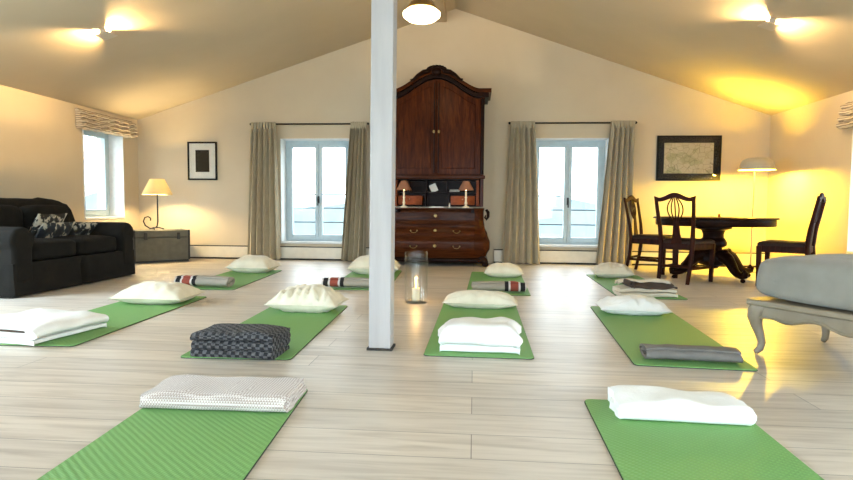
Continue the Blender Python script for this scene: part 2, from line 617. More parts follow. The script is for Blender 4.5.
    def ribbon(self, line, thick, L, nx=14, disp=None):
        # thick cloth whose section (y,z) follows line, run along x
        n = len(line)
        lf, rg = [], []
        for i, p in enumerate(line):
            a, b = Vector(line[max(i - 1, 0)]), Vector(line[min(i + 1, n - 1)])
            t = (b - a).normalized()
            q = Vector((-t.y, t.x)) * thick / 2
            lf.append(Vector(p) + q)
            rg.append(Vector(p) - q)
        loop = lf + rg[::-1]
        m = len(loop)
        vs, fs = [], []
        for k in range(nx + 1):
            u = k / nx * 2 - 1
            for i, p in enumerate(loop):
                x, y, z = u * L / 2, p[0], p[1]
                idx = i if i < n else 2 * n - 1 - i
                if disp:
                    x, y, z = disp(x, y, z, u, idx / n)
                vs.append((x, y, z))
        for k in range(nx):
            for i in range(m):
                j = (i + 1) % m
                fs.append((k * m + i, k * m + j, (k + 1) * m + j, (k + 1) * m + i))
        for k in (0, nx):
            for i in range(n - 1):
                q = (k * m + i, k * m + i + 1, k * m + m - 2 - i, k * m + m - 1 - i)
                fs.append(q if k == 0 else q[::-1])
        return self.add(vs, fs)

    def build(self, name, mat, parent=None, bevel=0.0, smooth=35, sub=0, seg=2):
        me = bpy.data.meshes.new(name)
        me.from_pydata(self.v, [], self.f)
        me.materials.append(mat)
        if smooth:
            for p in me.polygons:
                p.use_smooth = True
            me.set_sharp_from_angle(angle=math.radians(smooth))
        me.update()
        o = bpy.data.objects.new(name, me)
        link(o, parent)
        if bevel:
            b = o.modifiers.new('bevel', 'BEVEL')
            b.width, b.segments, b.limit_method, b.angle_limit = bevel, seg, 'ANGLE', math.radians(40)
        if sub:
            s = o.modifiers.new('sub', 'SUBSURF')
            s.levels = s.render_levels = sub
        return o


def tag(o, label=None, cat=None, group=None, kind=None):
    for k, v in (('label', label), ('category', cat), ('group', group), ('kind', kind)):
        if v:
            o[k] = v
    return o


def thing(name, label, cat, loc=(0, 0, 0), rz=0.0, group=None):
    o = bpy.data.objects.new(name, None)
    o.empty_display_size = 0.1
    link(o)
    o.location = loc
    o.rotation_euler = (0, 0, rz)
    return tag(o, label, cat, group)


def copy_tree(o, loc, rz, label, group=None):
    c = o.copy()
    COL.objects.link(c)
    c.location, c.rotation_euler = loc, (0, 0, rz)
    c['label'] = label
    if group:
        c['group'] = group

    def kids(src, dst):
        for ch in list(src.children):
            d = ch.copy()
            COL.objects.link(d)
            d.parent = dst
            kids(ch, d)
    kids(o, c)
    return c


def part_label(o, s):
    o['label'] = s
    return o


def structure(o):
    o['kind'] = 'structure'
    return o


# ------------------------------------------------------------------ room shell
structure(MB().box(XL - WT, XR + WT, YR - WT, YB + WT, -0.2, 0).build('floor', M['floor'], smooth=0))


def long_wall(name, along, inner, outer, lo, hi, top, holes):
    mb = MB()

    def bx(a, b, c, d):
        if b - a < 1e-4 or d - c < 1e-4:
            return
        if along == 'X':
            mb.box(a, b, min(inner, outer), max(inner, outer), c, d)
        else:
            mb.box(min(inner, outer), max(inner, outer), a, b, c, d)
    cur = lo
    for (a, b, c, d) in sorted(holes):
        bx(cur, a, 0, top)
        bx(a, b, 0, c)
        bx(a, b, d, top)
        cur = b
    bx(cur, hi, 0, top)
    return mb


def gable(mb, y0, y1, base):
    pts = [(XL, base), (XR, base), (XR, ER), (AX, AZ), (XL, EL)]
    mb.prism(pts, y0, y1, 'Y')


mb = long_wall('w', 'X', YB, YB + WT, XL, XR, 2.1, BACKW)
gable(mb, YB, YB + WT, 2.1)
structure(mb.build('wall_back', M['wall'], smooth=0))
mb = long_wall('w', 'X', YR, YR - WT, XL, XR, 2.1, REARW)
gable(mb, YR - WT, YR, 2.1)
structure(mb.build('wall_rear', M['wall'], smooth=0))
structure(long_wall('w', 'Y', XL, XL - WT, YR - WT, YB + WT, EL, LEFTW).build('wall_left', M['wall'], smooth=0))
structure(long_wall('w', 'Y', XR, XR + WT, YR - WT, YB + WT, ER, RIGHTW).build('wall_right', M['wall'], smooth=0))
sl, sr = (AZ - EL) / (AX - XL), (AZ - ER) / (XR - AX)
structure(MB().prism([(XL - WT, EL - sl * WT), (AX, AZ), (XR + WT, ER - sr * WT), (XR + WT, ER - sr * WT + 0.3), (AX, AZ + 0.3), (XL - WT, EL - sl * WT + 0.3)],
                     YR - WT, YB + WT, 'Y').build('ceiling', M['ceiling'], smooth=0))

# low heater skirting along the back wall, interrupted by the secretaire
mb, mg = MB(), MB()
for a, b in ((XL, -1.36), (0.30, XR)):
    mb.box(a, b, YB - 0.07, YB, 0.025, 0.195)
    mg.box(a, b, YB - 0.05, YB, 0.0, 0.025)
    mg.box(a, b, YB - 0.055, YB, 0.195, 0.207)
bb = structure(mb.build('baseboard_back', M['skirting'], bevel=0.006))
mg.build('shadow_gap', M['gap'], bb)
bl = structure(MB().box(XL, XL + 0.02, YR, YB - 0.07, 0, 0.09).build('baseboard_left', M['skirting'], bevel=0.004))
br_ = structure(MB().box(XR - 0.02, XR, YR, YB - 0.07, 0, 0.09).build('baseboard_right', M['skirting'], bevel=0.004))


def window(name, a, b, c, d, place, sashes=2, handle=True):
    """Casement window in local space: opening a..b wide, c..d high, room side is -y, glass near y=0."""
    root = bpy.data.objects.new(name, None)
    link(root)
    root['kind'] = 'structure'
    root.matrix_world = place
    fr = MB()
    t = 0.06
    fr.box(a, a + t, -0.035, 0.035, c, d).box(b - t, b, -0.035, 0.035, c, d).box(a + t, b - t, -0.035, 0.035, d - t, d).box(a + t, b - t, -0.035, 0.035, c, c + t)
    fr.build('window_frame', M['frame'], root, bevel=0.005)
    xs = [a + t + (b - a - 2 * t) * i / sashes for i in range(sashes + 1)]
    for i in range(sashes):
        p, q = xs[i] + 0.002, xs[i + 1] - 0.002
        s = 0.055
        sm = MB()
        z0, z1 = c + t, d - t
        sm.box(p, p + s, -0.05, 0.02, z0, z1).box(q - s, q, -0.05, 0.02, z0, z1).box(p + s, q - s, -0.05, 0.02, z1 - s, z1).box(p + s, q - s, -0.05, 0.02, z0, z0 + s * 1.3)
        so = sm.build('sash', M['frame'], root, bevel=0.006)
        MB().box(p + s - 0.004, q - s + 0.004, -0.016, -0.010, z0 + s * 1.3 - 0.004, z1 - s + 0.004).build('pane', M['pane'], so, smooth=0)
    lin = MB()
    for x in (a, b - 0.012):
        lin.box(x, x + 0.012, -0.262, -0.036, c, d)
    lin.box(a + 0.012, b - 0.012, -0.262, -0.036, d - 0.012, d)
    part_label(lin.build('window_reveal', M['reveal'], root, smooth=0), 'white-painted reveal')
    if handle:
        hx = xs[sashes // 2] if sashes > 1 else xs[0] + 0.03
        hz = c + (d - c) * 0.42
        hm = MB()
        hm.box(hx - 0.014, hx + 0.014, -0.062, -0.05, hz - 0.05, hz + 0.06)
        hm.tube([(hx, -0.055, hz + 0.03), (hx, -0.10, hz + 0.03), (hx, -0.105, hz + 0.01), (hx, -0.105, hz - 0.09)], 0.010, 8)
        part_label(hm.build('window_handle', M['iron'], root), 'dark window handle')
    return root


k = 0
for (a, b, c, d) in BACKW:
    k += 1
    w = window('window_%d' % k, a, b, c, d, Matrix.Translation((0, YB + 0.26, 0)))
    MB().box(a - 0.0, b + 0.0, -0.285, -0.05, c, c + 0.03).build('window_sill', M['sill'], w, bevel=0.006)
for (a, b, c, d) in LEFTW:
    k += 1
    w = window('window_%d' % k, -b, -a, c, d, Matrix.Translation((XL - 0.25, 0, 0)) @ Matrix.Rotation(PI / 2, 4, 'Z') @ Matrix.Scale(-1, 4, (1, 0, 0)) @ Matrix.Scale(-1, 4, (1, 0, 0)) if False else Matrix.Translation((XL - 0.25, 0, 0)) @ Matrix.Rotation(PI / 2, 4, 'Z') @ Matrix.Translation((a + b, 0, 0)), 1)
    MB().box(-b, -a, -0.27, -0.05, c, c + 0.03).build('window_sill', M['sill'], w, bevel=0.006)
for (a, b, c, d) in RIGHTW:
    k += 1
    w = window('window_%d' % k, -b, -a, c, d, Matrix.Translation((XR + 0.25, 0, 0)) @ Matrix.Rotation(-PI / 2, 4, 'Z'), 2)
    MB().box(-b, -a, -0.27, -0.05, c, c + 0.03).build('window_sill', M['sill'], w, bevel=0.006)
for (a, b, c, d) in REARW:  # windows out of view, added for the foreground light
    k += 1
    w = window('window_%d' % k, -b, -a, c, d, Matrix.Translation((0, YR - 0.26, 0)) @ Matrix.Rotation(PI, 4, 'Z'), 2)

# outside: misty field and a pale line of trees far off
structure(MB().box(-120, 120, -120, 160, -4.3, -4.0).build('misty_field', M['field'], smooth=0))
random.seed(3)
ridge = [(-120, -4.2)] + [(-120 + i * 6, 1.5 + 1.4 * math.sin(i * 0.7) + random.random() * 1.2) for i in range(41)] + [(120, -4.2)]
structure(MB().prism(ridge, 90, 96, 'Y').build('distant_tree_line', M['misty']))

# timber post and beam along the ridge
post = thing('timber_post', 'square white-painted timber post rising from the floor in the middle of the room', 'post', (-0.535, 3.28, 0), -0.02)
post.rotation_euler = (0, 0.006, -0.02)
MB().box(-0.064, 0.064, -0.064, 0.064, 0.012, 3.56).build('shaft', M['paint'], post, bevel=0.006)
MB().box(-0.074, 0.074, -0.070, 0.070, 0.0, 0.012).build('base_plate', M['gap'], post)  # dark slab standing for the shaded gap under the post
beam = MB().box(-0.70, -0.44, YR, YB - 0.001, 3.56, 3.70).build('ceiling_beam', M['beam'], bevel=0.01)
tag(beam, 'long ridge beam under the ceiling, carried by the white post', 'beam')

# ------------------------------------------------------------------ window dressing and railings
def railing(x0, x1, label):
    t = thing('window_railing', label, 'railing', ((x0 + x1) / 2, YB + 0.50, 0), 0, 'railings outside the back windows')
    h = (x1 - x0) / 2
    for z in (1.02, 0.80, 0.57):
        MB().tube([(-h, 0, z), (h, 0, z)], 0.011, 8).build('rail', M['rail'], t)
    for s in (-1, 1):
        MB().box(s * h - 0.02, s * h + 0.02, -0.082, 0.02, 0.50, 1.06).build('bracket', M['rail'], t)


railing(-3.0, -1.8, 'three thin grey bars outside the window left of the cabinet')
railing(0.86, 2.02, 'three thin grey bars outside the window right of the cabinet')


def rod(x0, x1, label):
    t = thing('curtain_rod', label, 'curtain rod', ((x0 + x1) / 2, 8.50, 2.065), 0, 'curtain rods')
    h = (x1 - x0) / 2
    MB().tube([(-h, 0, 0), (h, 0, 0)], 0.012, 10).build('pole', M['iron'], t)
    for s in (-1, 1):
        MB().ball((s * h, 0, 0), 0.02).build('finial', M['iron'], t)
        MB().box(s * (h - 0.12) - 0.012, s * (h - 0.12) + 0.012, 0, 0.099, -0.012, 0.012).build('bracket', M['iron'], t)


rod(-3.40, -1.60, 'dark curtain rod above the window left of the cabinet')
rod(0.50, 2.30, 'dark curtain rod above the window right of the cabinet')


def curtain(name_label, xt0, xt1, xb0, xb1, seed):
    rnd = random.Random(seed)
    folds = 5
    t = thing('curtain', name_label, 'curtain', ((xt0 + xt1) / 2, 8.44, 0), 0, 'greige curtains at the back windows')
    cx = (xt0 + xt1) / 2
    nu, nv = 112, 26
    ph = [rnd.random() * 0.5 for _ in range(folds + 2)]
    vs, fs = [], []
    for side in (0, 1):
        for j in range(nv + 1):
            v = j / nv
            z = 0.015 + (2.085 - 0.015) * v
            e = (1 - v) ** 0.9
            xa, xb = xt0 + (xb0 - xt0) * e, xt1 + (xb1 - xt1) * e
            for i in range(nu + 1):
                u = i / nu
                w = u * folds * 2 * PI
                k = int(u * folds)
                amp = (0.030 if v > 0.93 else 0.058) * (0.75 + ph[k])
                y = amp * math.sin(w + 0.4 * math.sin(3 * v + seed)) + 0.012 * noise.noise((u * 6, v * 2, seed))
                x = xa + (xb - xa) * (u + 0.010 * math.sin(2 * w))
                vs.append((x - cx, y + side * 0.006, z))
    m = (nu + 1) * (nv + 1)
    for side in (0, 1):
        for j in range(nv):
            for i in range(nu):
                q = (side * m + j * (nu + 1) + i, side * m + j * (nu + 1) + i + 1, side * m + (j + 1) * (nu + 1) + i + 1, side * m + (j + 1) * (nu + 1) + i)
                fs.append(q if side == 0 else q[::-1])
    for j in range(nv):
        for i in (0, nu):
            a, b = j * (nu + 1) + i, (j + 1) * (nu + 1) + i
            fs.append((a, b, m + b, m + a) if i == 0 else (b, a, m + a, m + b))
    MB().add(vs, fs).build('drape', M['curtain'], t, smooth=60)
    tape = MB()
    for i in range(8):
        x = xt0 + (xt1 - xt0) * (i + 0.5) / 8 - cx
        tape.tube([(x - 0.012, -0.035, 2.08), (x - 0.004, -0.045, 1.98)], [0.010, 0.006], 6)
        tape.tube([(x + 0.012, -0.035, 2.08), (x + 0.004, -0.045, 1.98)], [0.010, 0.006], 6)
    tape.build('pinch_pleats', M['curtain'], t)
    return t


curtain('greige curtain at the far left, beside the small framed etching', -3.37, -2.99, -3.46, -2.94, 1)
curtain('greige curtain on the window edge nearest the white post', -1.84, -1.60, -2.00, -1.62, 2)
curtain('greige curtain hanging close to the right side of the cabinet', 0.51, 0.86, 0.42, 0.97, 3)
curtain('greige curtain at the far right, behind the first dark chair', 1.94, 2.27, 1.77, 2.28, 4)


def roman_blind(label, x, y0, y1, z0, z1, side):
    t = thing('roman_blind', label, 'blind', (x, (y0 + y1) / 2, 0), 0, 'raised Roman blinds')
    h = (y1 - y0) / 2
    MB().box(min(0, side * 0.05), max(0, side * 0.05), -h, h, z1 - 0.035, z1).build('headrail', M['blind'], t, bevel=0.004)
    prof = []
    n = 4
    dz = (z1 - 0.03 - z0) / n
    front = []
    for i in range(n):
        zt = z1 - 0.03 - i * dz
        for q in range(7):
            a = q / 6
            front.append((side * (0.06 + 0.035 * math.sin(a * PI) + 0.012 * i), zt - dz * a))
    prof = [(side * 0.012, z1 - 0.03)] + front + [(side * 0.012, z0)]
    ny = 30
    rings = []
    for j in range(ny + 1):
        y = -h + 2 * h * j / ny
        sc = 0.012 * math.sin(j * 1.1) + 0.01 * noise.noise((j * 0.5, 0, x))
        rings.append([(px + (side * sc if i not in (0, len(prof) - 1) else 0), y, pz + (sc * 0.8 if i > 2 else 0)) for i, (px, pz) in enumerate(prof)])
    MB().rings(rings).build('folded_fabric', M['blind'], t, smooth=50)


roman_blind('scalloped beige Roman blind over the small window behind the sofa', XL, 7.19, 8.39, 1.84, 2.10, 1)
roman_blind('scalloped beige Roman blind at the right edge, high on the right wall', XR, 5.35, 6.87, 1.74, 2.05, -1)

# ------------------------------------------------------------------ lights in the room
def ceiling_light(label, x, y, side):
    z = ceil_z(x)
    slope = math.atan(sl if side < 0 else -sr)
    t = thing('ceiling_light', label, 'ceiling light', (x, y, z), 0, 'square ceiling lights')
    t.rotation_euler = (0, -slope, 0)
    MB().box(-0.075, 0.075, -0.085, 0.085, -0.068, -0.062).build('plate', M['fixture'], t, bevel=0.003)
    for s in (-1, 1):
        MB().prism([(-0.036, -0.063), (0.036, -0.063), (0.036, -0.001), (-0.036, -0.001)], s * 0.034 - 0.003, s * 0.034 + 0.003, 'Y').build('side_plate', M['fixture'], t)  # added baffle, shaped to split the light into two lobes
    MB().tube([(0, -0.02, -0.038), (0, 0.02, -0.038)], 0.007, 8).build('bulb', M['bulb'], t)
    point_light('ceiling_lamp_light', (0, 0, -0.038), P_SPOT, (1.0, 0.66, 0.28), 0.015, t)


ceiling_light('square plate ceiling light on the left slope above the sofa', -3.81, 5.67, -1)
ceiling_light('square plate ceiling light on the right slope above the bench', 2.82, 5.84, 1)

# pendant under the beam
pt = thing('pendant_lamp', 'round glowing pendant lamp hanging from the ridge beam beside the white post', 'lamp', (-0.55, 5.80, 0))
MB().tube([(0, 0, 2.98), (0, 0, 3.56)], 0.006, 8).build('cord', M['iron'], pt)
MB().lathe([(0.03, 2.98), (0.05, 2.96), (0.06, 2.91), (0.11, 2.87), (0.155, 2.81), (0.155, 2.800), (0.105, 2.863), (0.055, 2.903), (0.03, 2.94)], 36).build('cap', M['brass'], pt)
MB().lathe([(0.06, 2.80), (0.15, 2.795), (0.188, 2.765), (0.185, 2.735), (0.14, 2.70), (0.06, 2.682), (0.001, 2.68)], 36).build('glass_bowl', M['opal'], pt)
point_light('pendant_light', (-0.55, 5.80, 2.60), P_PENDANT, (1.0, 0.74, 0.42), 0.12)

# floor lamp in the right corner
fl = thing('floor_lamp', 'slim white floor lamp with a mushroom shade in the right corner behind the table', 'floor lamp', (3.68, 7.9, 0))
MB().lathe([(0.13, 0.0), (0.13, 0.012), (0.12, 0.02), (0.01, 0.024)], 32).build('base', M['shade_white'], fl)
MB().tube([(0, 0, 0.02), (0, 0, 0.8), (0.005, 0, 1.34), (0.02, 0, 1.40)], 0.009, 10).build('stem', M['shade_white'], fl)
sh = MB().lathe([(0.085, 1.512), (0.12, 1.508), (0.17, 1.48), (0.20, 1.43), (0.215, 1.365), (0.219, 1.355), (0.213, 1.352), (0.207, 1.362), (0.193, 1.427), (0.165, 1.473), (0.118, 1.500), (0.085, 1.505)], 40, (0.03, 0, 0), caps=False)
sh.f.append(tuple())
sh.f.pop()
o = sh.build('lamp_shade', M['shade_white'], fl)
MB().ball((0.03, 0, 1.415), 0.035).build('bulb', M['bulb'], fl)
point_light('floor_lamp_light', (0.03, 0, 1.40), P_FLOORLAMP, (1.0, 0.66, 0.05), 0.05, fl)

# ------------------------------------------------------------------ pictures
def picture(name, label, x0, x1, z0, z1, border, mount, art, mountmat):
    t = thing(name, label, 'picture', ((x0 + x1) / 2, YB, (z0 + z1) / 2))
    w, h = (x1 - x0) / 2, (z1 - z0) / 2
    f = MB()
    f.box(-w, w, -0.03, -0.001, h - border, h).box(-w, w, -0.03, -0.001, -h, -h + border).box(-w, -w + border, -0.03, -0.001, -h + border, h - border).box(w - border, w, -0.03, -0.001, -h + border, h - border)
    f.build('frame', M['blackframe'], t, bevel=0.003)
    MB().box(-w + border, w - border, -0.016, -0.004, -h + border, h - border).build('mount', mountmat, t, smooth=0)
    MB().box(-w + mount, w - mount, -0.018, -0.0155, -h + mount * 1.0, h - mount * 1.0).build('print', art, t, smooth=0)
    g = MB().box(-w + border, w - border, -0.024, -0.021, -h + border, h - border).build('glazing', M['picglass'], t, smooth=0)
    return t


picture('framed_etching', 'small dark etching in a white mount and black frame on the back wall', -4.45, -3.98, 1.22, 1.81, 0.025, 0.125, M['art'], M['passe'])
picture('framed_map', 'old map in a wide black frame above the dining table', 2.63, 3.53, 1.24, 1.89, 0.03, 0.105, M['map'], M['darkmount'])

# ------------------------------------------------------------------ sofa
SX0, SX1, SY0, SY1 = -4.98, -3.98, 4.63, 6.41
so = thing('sofa', 'dark brown slipcovered two-seat sofa along the left wall', 'sofa', (-4.48, 5.52, 0))
hw_, hd = 0.89, 0.50   # half length (y), half depth (x)


def soft(x0, x1, y0, y1, z0, z1, seed, bulge=0.03, e=5.0, amp=0.012, n=14):
    """Plump block: superellipsoid box with gentle lumps."""
    vs, fs = [], []
    cx, cy, cz = (x0 + x1) / 2, (y0 + y1) / 2, (z0 + z1) / 2
    hx, hy, hz = (x1 - x0) / 2, (y1 - y0) / 2, (z1 - z0) / 2
    key, vid = {}, []
    for ax in range(3):
        for s in (-1, 1):
            for i in range(n + 1):
                for j in range(n + 1):
                    p = [0, 0, 0]
                    p[ax] = s
                    p[(ax + 1) % 3] = -1 + 2 * i / n
                    p[(ax + 2) % 3] = -1 + 2 * j / n
                    q = tuple(round(c, 5) for c in p)
                    if q not in key:
                        key[q] = len(vs)
                        L = (abs(p[0]) ** e + abs(p[1]) ** e + abs(p[2]) ** e) ** (1 / e)
                        d = Vector((p[0] / L, p[1] / L, p[2] / L))
                        k = 1 + amp / 0.3 * noise.noise(Vector((cx + d.x * hx, cy + d.y * hy, cz + d.z * hz)) * 6 + Vector((seed, 0, 0))) * 0.3
                        bz = bulge * (1 - d.x ** 2) * (1 - d.y ** 2) * (1 if d.z > 0 else 0)
                        vs.append((cx + d.x * hx * k, cy + d.y * hy * k, cz + d.z * hz * (k if d.z > 0 else 1) + bz))
            for i in range(n):
                for j in range(n):
                    def g(a, b):
                        p = [0, 0, 0]
                        p[ax] = s
                        p[(ax + 1) % 3] = -1 + 2 * a / n
                        p[(ax + 2) % 3] = -1 + 2 * b / n
                        return key[tuple(round(c, 5) for c in p)]
                    q = (g(i, j), g(i + 1, j), g(i + 1, j + 1), g(i, j + 1))
                    fs.append(q if s > 0 else q[::-1])
    return MB().add(vs, fs)


# frame body under the cushions, skirt with pleats, rolled arms, back
MB().box(-0.46, 0.44, -0.68, 0.68, 0.10, 0.30).build('base', M['sofa'], so, bevel=0.02)
sk = []
n = 120
for z, g in ((0.30, 0.0), (0.18, 0.004), (0.012, 0.016)):
    ring = []
    per = [(-hd + 0.02, -hw_), (hd - 0.02, -hw_), (hd - 0.02, hw_), (-hd + 0.02, hw_)]
    for s in range(4):
        a, b = per[s], per[(s + 1) % 4]
        nn = 40
        nx_, ny_ = [(0, -1), (1, 0), (0, 1), (-1, 0)][s]
        for i in range(nn):
            u = i / nn
            w = g + (0.010 if z < 0.2 else 0.004) * noise.noise((u * 9 + s * 7, z * 2, 0.5))
            if z < 0.25 and abs(u - 0.5) < 0.014 and s == 1:
                w -= 0.05
            ring.append((a[0] + (b[0] - a[0]) * u + nx_ * w, a[1] + (b[1] - a[1]) * u + ny_ * w, z))
    sk.append(ring)
MB().rings(sk).build('skirt', M['sofa'], so, smooth=50)
for s in (-1, 1):
    prof = []
    for i in range(15):
        a = -0.6 + (PI + 1.2) * i / 14
        prof.append((s * (0.765 + 0.135 * math.cos(a) * 1.0), 0.50 + 0.125 * math.sin(a)))
    # rolled arm: section in (y,z), long in x
    outline = prof + [(s * 0.66, 0.30), (s * 0.66, 0.12), (s * 0.88, 0.12), (s * 0.88, 0.30)]
    if s > 0:
        outline = [(0.88, 0.12), (0.88, 0.40)] + prof + [(0.66, 0.40), (0.66, 0.12)]
    else:
        outline = [(-0.88, 0.12), (-0.88, 0.40)] + prof + [(-0.66, 0.40), (-0.66, 0.12)]
    MB().prism(outline, -0.40, 0.49, 'X').build('arm', M['sofa'], so, bevel=0.035, smooth=60, seg=3)
    soft(-0.08, 0.46, min(s * 0.005, s * 0.655), max(s * 0.005, s * 0.655), 0.30, 0.475, s * 3 + 9, 0.02, 7, 0.01).build('seat_cushion', M['sofa'], so)
back = MB()
rings = []
for i in range(25):
    y = -0.87 + 1.74 * i / 24
    e = abs(y) / 0.87
    top = 0.89 - 0.05 * e ** 4 + 0.012 * noise.noise((y * 4, 0, 2)) + (0.02 if 0.5 < e < 0.9 else 0)
    th = 0.0
    rings.append([(-0.48, y, 0.12), (-0.49, y, top - 0.06), (-0.46, y, top - 0.012), (-0.40, y, top), (-0.32, y, top - 0.02), (-0.27, y, top - 0.08), (-0.19, y, 0.55), (-0.12, y, 0.42), (-0.10, y, 0.12)])
back.rings(rings).build('backrest', M['sofa'], so, smooth=60, bevel=0.02)
for s in (-1, 1):
    soft(-0.31, -0.10, min(s * 0.01, s * 0.66), max(s * 0.01, s * 0.66), 0.46, 0.82, s + 21, 0.0, 4, 0.012).build('back_cushion', M['sofa'], so)


def pillow_mesh(w, d, h, seed, pinch=0.06, wr=0.25, flat=0.30, n=30, gather=0.0):
    n = 56 if gather else n
    vs, fs = [], []
    for side in (1, -1):
        for j in range(n + 1):
            for i in range(n + 1):
                u, v = -1 + 2 * i / n, -1 + 2 * j / n
                x = w / 2 * u * (1 - pinch * (1 - v * v))
                y = d / 2 * v * (1 - pinch * (1 - u * u))
                T = max(0, (1 - abs(u) ** 2.4)) ** 0.55 * max(0, (1 - abs(v) ** 2.4)) ** 0.55
                edge = max(abs(u), abs(v))
                cr = wr * (edge ** 2) * (1 - edge ** 8) * noise.noise((u * 5 + seed, v * 5, side)) + 0.10 * noise.noise((u * 1.6 + seed, v * 1.6, 3)) * T
                if gather:
                    cr += gather * abs(v) ** 1.5 * (0.6 * math.sin(24 * u + 3 * noise.noise((u * 3, v, seed))) + 0.5 * noise.noise((u * 9, v * 2, seed + 5)))
                z = h * (0.60 if side > 0 else 0.40) * T * side
                z += h * cr * (1 if side > 0 else 0.3) * T
                if side < 0:
                    z = max(z, -h * flat)
                vs.append((x, y, z + h * flat))
    m = (n + 1) ** 2
    for side in (0, 1):
        for j in range(n):
            for i in range(n):
                a = side * m + j * (n + 1) + i
                q = (a, a + 1, a + n + 2, a + n + 1)
                fs.append(q if side == 0 else q[::-1])
    edge = [(i, 0) for i in range(n + 1)] + [(n, j) for j in range(1, n + 1)] + [(i, n) for i in range(n - 1, -1, -1)] + [(0, j) for j in range(n - 1, 0, -1)]
    ids = [j * (n + 1) + i for i, j in edge]
    mb = MB()
    mb.v, mb.f = vs, fs
    for a, b in zip(ids, ids[1:] + ids[:1]):
        mb.f.append((b, a, m + a, m + b))
    rim = [vs[i] for i in ids]
    return mb, rim


def cushion(name, label, cat, loc, rz, w, d, h, mat, seed, group=None, rot=None, piping=True, **kw):
    mb, rim = pillow_mesh(w, d, h, seed, **kw)
    t = thing(name, label, cat, loc, rz, group)
    if rot:
        t.rotation_euler = rot
    mb.build('cover', mat, t, smooth=80)
    if piping:
        MB().tube(rim, 0.0045, 6, closed=True).build('piping', mat, t)
    return t


# scatter cushions leaning on the sofa back
cushion('scatter_cushion', 'navy and white ikat cushion lying in front of the others on the sofa', 'cushion', (-4.36, 5.62, 0.49), 0, 0.30, 0.46, 0.13, M['ikat_a'], 31, 'ikat cushions on the sofa', (0, math.radians(-58), 0))
cushion('scatter_cushion', 'cream and black ikat cushion propped behind on the sofa back', 'cushion', (-4.52, 5.72, 0.53), 0, 0.40, 0.46, 0.13, M['ikat_b'], 33, 'ikat cushions on the sofa', (0, math.radians(-64), 0.08))
cushion('scatter_cushion', 'dark ikat cushion slumped at the right end of the cushion pile on the sofa', 'cushion', (-4.38, 6.05, 0.49), 0, 0.30, 0.34, 0.12, M['ikat_b'], 35, 'ikat cushions on the sofa', (0, math.radians(-46), -0.1))

# ------------------------------------------------------------------ trunk and its lamp
tang = math.atan2(0.48, 0.53)
tr = thing('trunk', 'grey-green canvas trunk standing across the left corner', 'trunk', (-4.62, 8.02, 0), tang)
tw, td = 0.37, 0.21
MB().box(-tw, tw, -td, td, 0.03, 0.36).build('body', M['trunk'], tr, bevel=0.008)
MB().box(-tw - 0.004, tw + 0.004, -td - 0.004, td + 0.004, 0.365, 0.465).build('lid', M['trunk'], tr, bevel=0.010)
for s in (-1, 1):
    for q in (-1, 1):
        cx_, cy_ = s * (tw - 0.004), q * (td - 0.004)
        MB().box(cx_ - 0.014, cx_ + 0.014, cy_ - 0.014, cy_ + 0.014, 0.03, 0.468).build('corner_strip', M['trunk_dark'], tr, bevel=0.003)
    MB().box(s * 0.22 - 0.022, s * 0.22 + 0.022, -td - 0.016, -td - 0.003, 0.33, 0.43).build('latch', M['trunk_dark'], tr, bevel=0.003)
    MB().box(-tw, tw, s * 0.15 - 0.025, s * 0.15 + 0.025, 0.0, 0.03).build('runner', M['trunk_dark'], tr)

tl = thing('table_lamp', 'wrought-iron scroll table lamp with a lit cream shade on the trunk', 'table lamp', (-4.62, 8.0, 0.468), 0.3)
mb = MB()
mb.tube([(0, 0, 0.52), (0, 0, 0.12), (-0.01, 0, 0.05), (-0.05, 0, 0.016), (-0.11, 0, 0.018), (-0.17, 0, 0.06), (-0.195, 0, 0.12), (-0.175, 0, 0.175), (-0.13, 0, 0.19), (-0.095, 0, 0.165), (-0.10, 0, 0.13)], 0.010, 10)
mb.build('scroll_stem', M['iron'], tl)
for a in (0.6, 2.5, -1.5):
    MB().tube([(-0.03, 0, 0.03), (-0.03 + 0.05 * math.cos(a), 0.05 * math.sin(a), 0.028), (-0.03 + 0.12 * math.cos(a), 0.12 * math.sin(a), 0.008)], 0.008, 8).build('foot', M['iron'], tl)
MB().lathe([(0.10, 0.735), (0.115, 0.70), (0.20, 0.53), (0.205, 0.51), (0.201, 0.51), (0.196, 0.53), (0.111, 0.70), (0.096, 0.735)], 36, caps=False).build('lamp_shade', M['shade_cream'], tl, smooth=60)
MB().ball((0, 0, 0.585), 0.03, rz=0.04).build('bulb', M['bulb'], tl)
point_light('trunk_lamp_light', (0, 0, 0.59), P_TRUNKLAMP, (1.0, 0.74, 0.36), 0.04, tl)

# ------------------------------------------------------------------ secretaire cabinet
CX = -0.54
FY, BY = -0.06, 0.50      # local front and back of the upper case; origin at y = 8.08
cab = thing('secretaire_cabinet', 'tall dark mahogany secretaire with arched cornice and bombe base against the back wall', 'cabinet', (CX, 8.08, 0))


def arch(x):
    a = abs(x)
    if a > 0.57:
        return 2.435
    t = a / 0.57
    return 2.435 + 0.265 * (0.5 * (1 + math.cos(PI * t))) ** 0.8


HWU = 0.665
xs = [-HWU + 2 * HWU * i / 48 for i in range(49)]
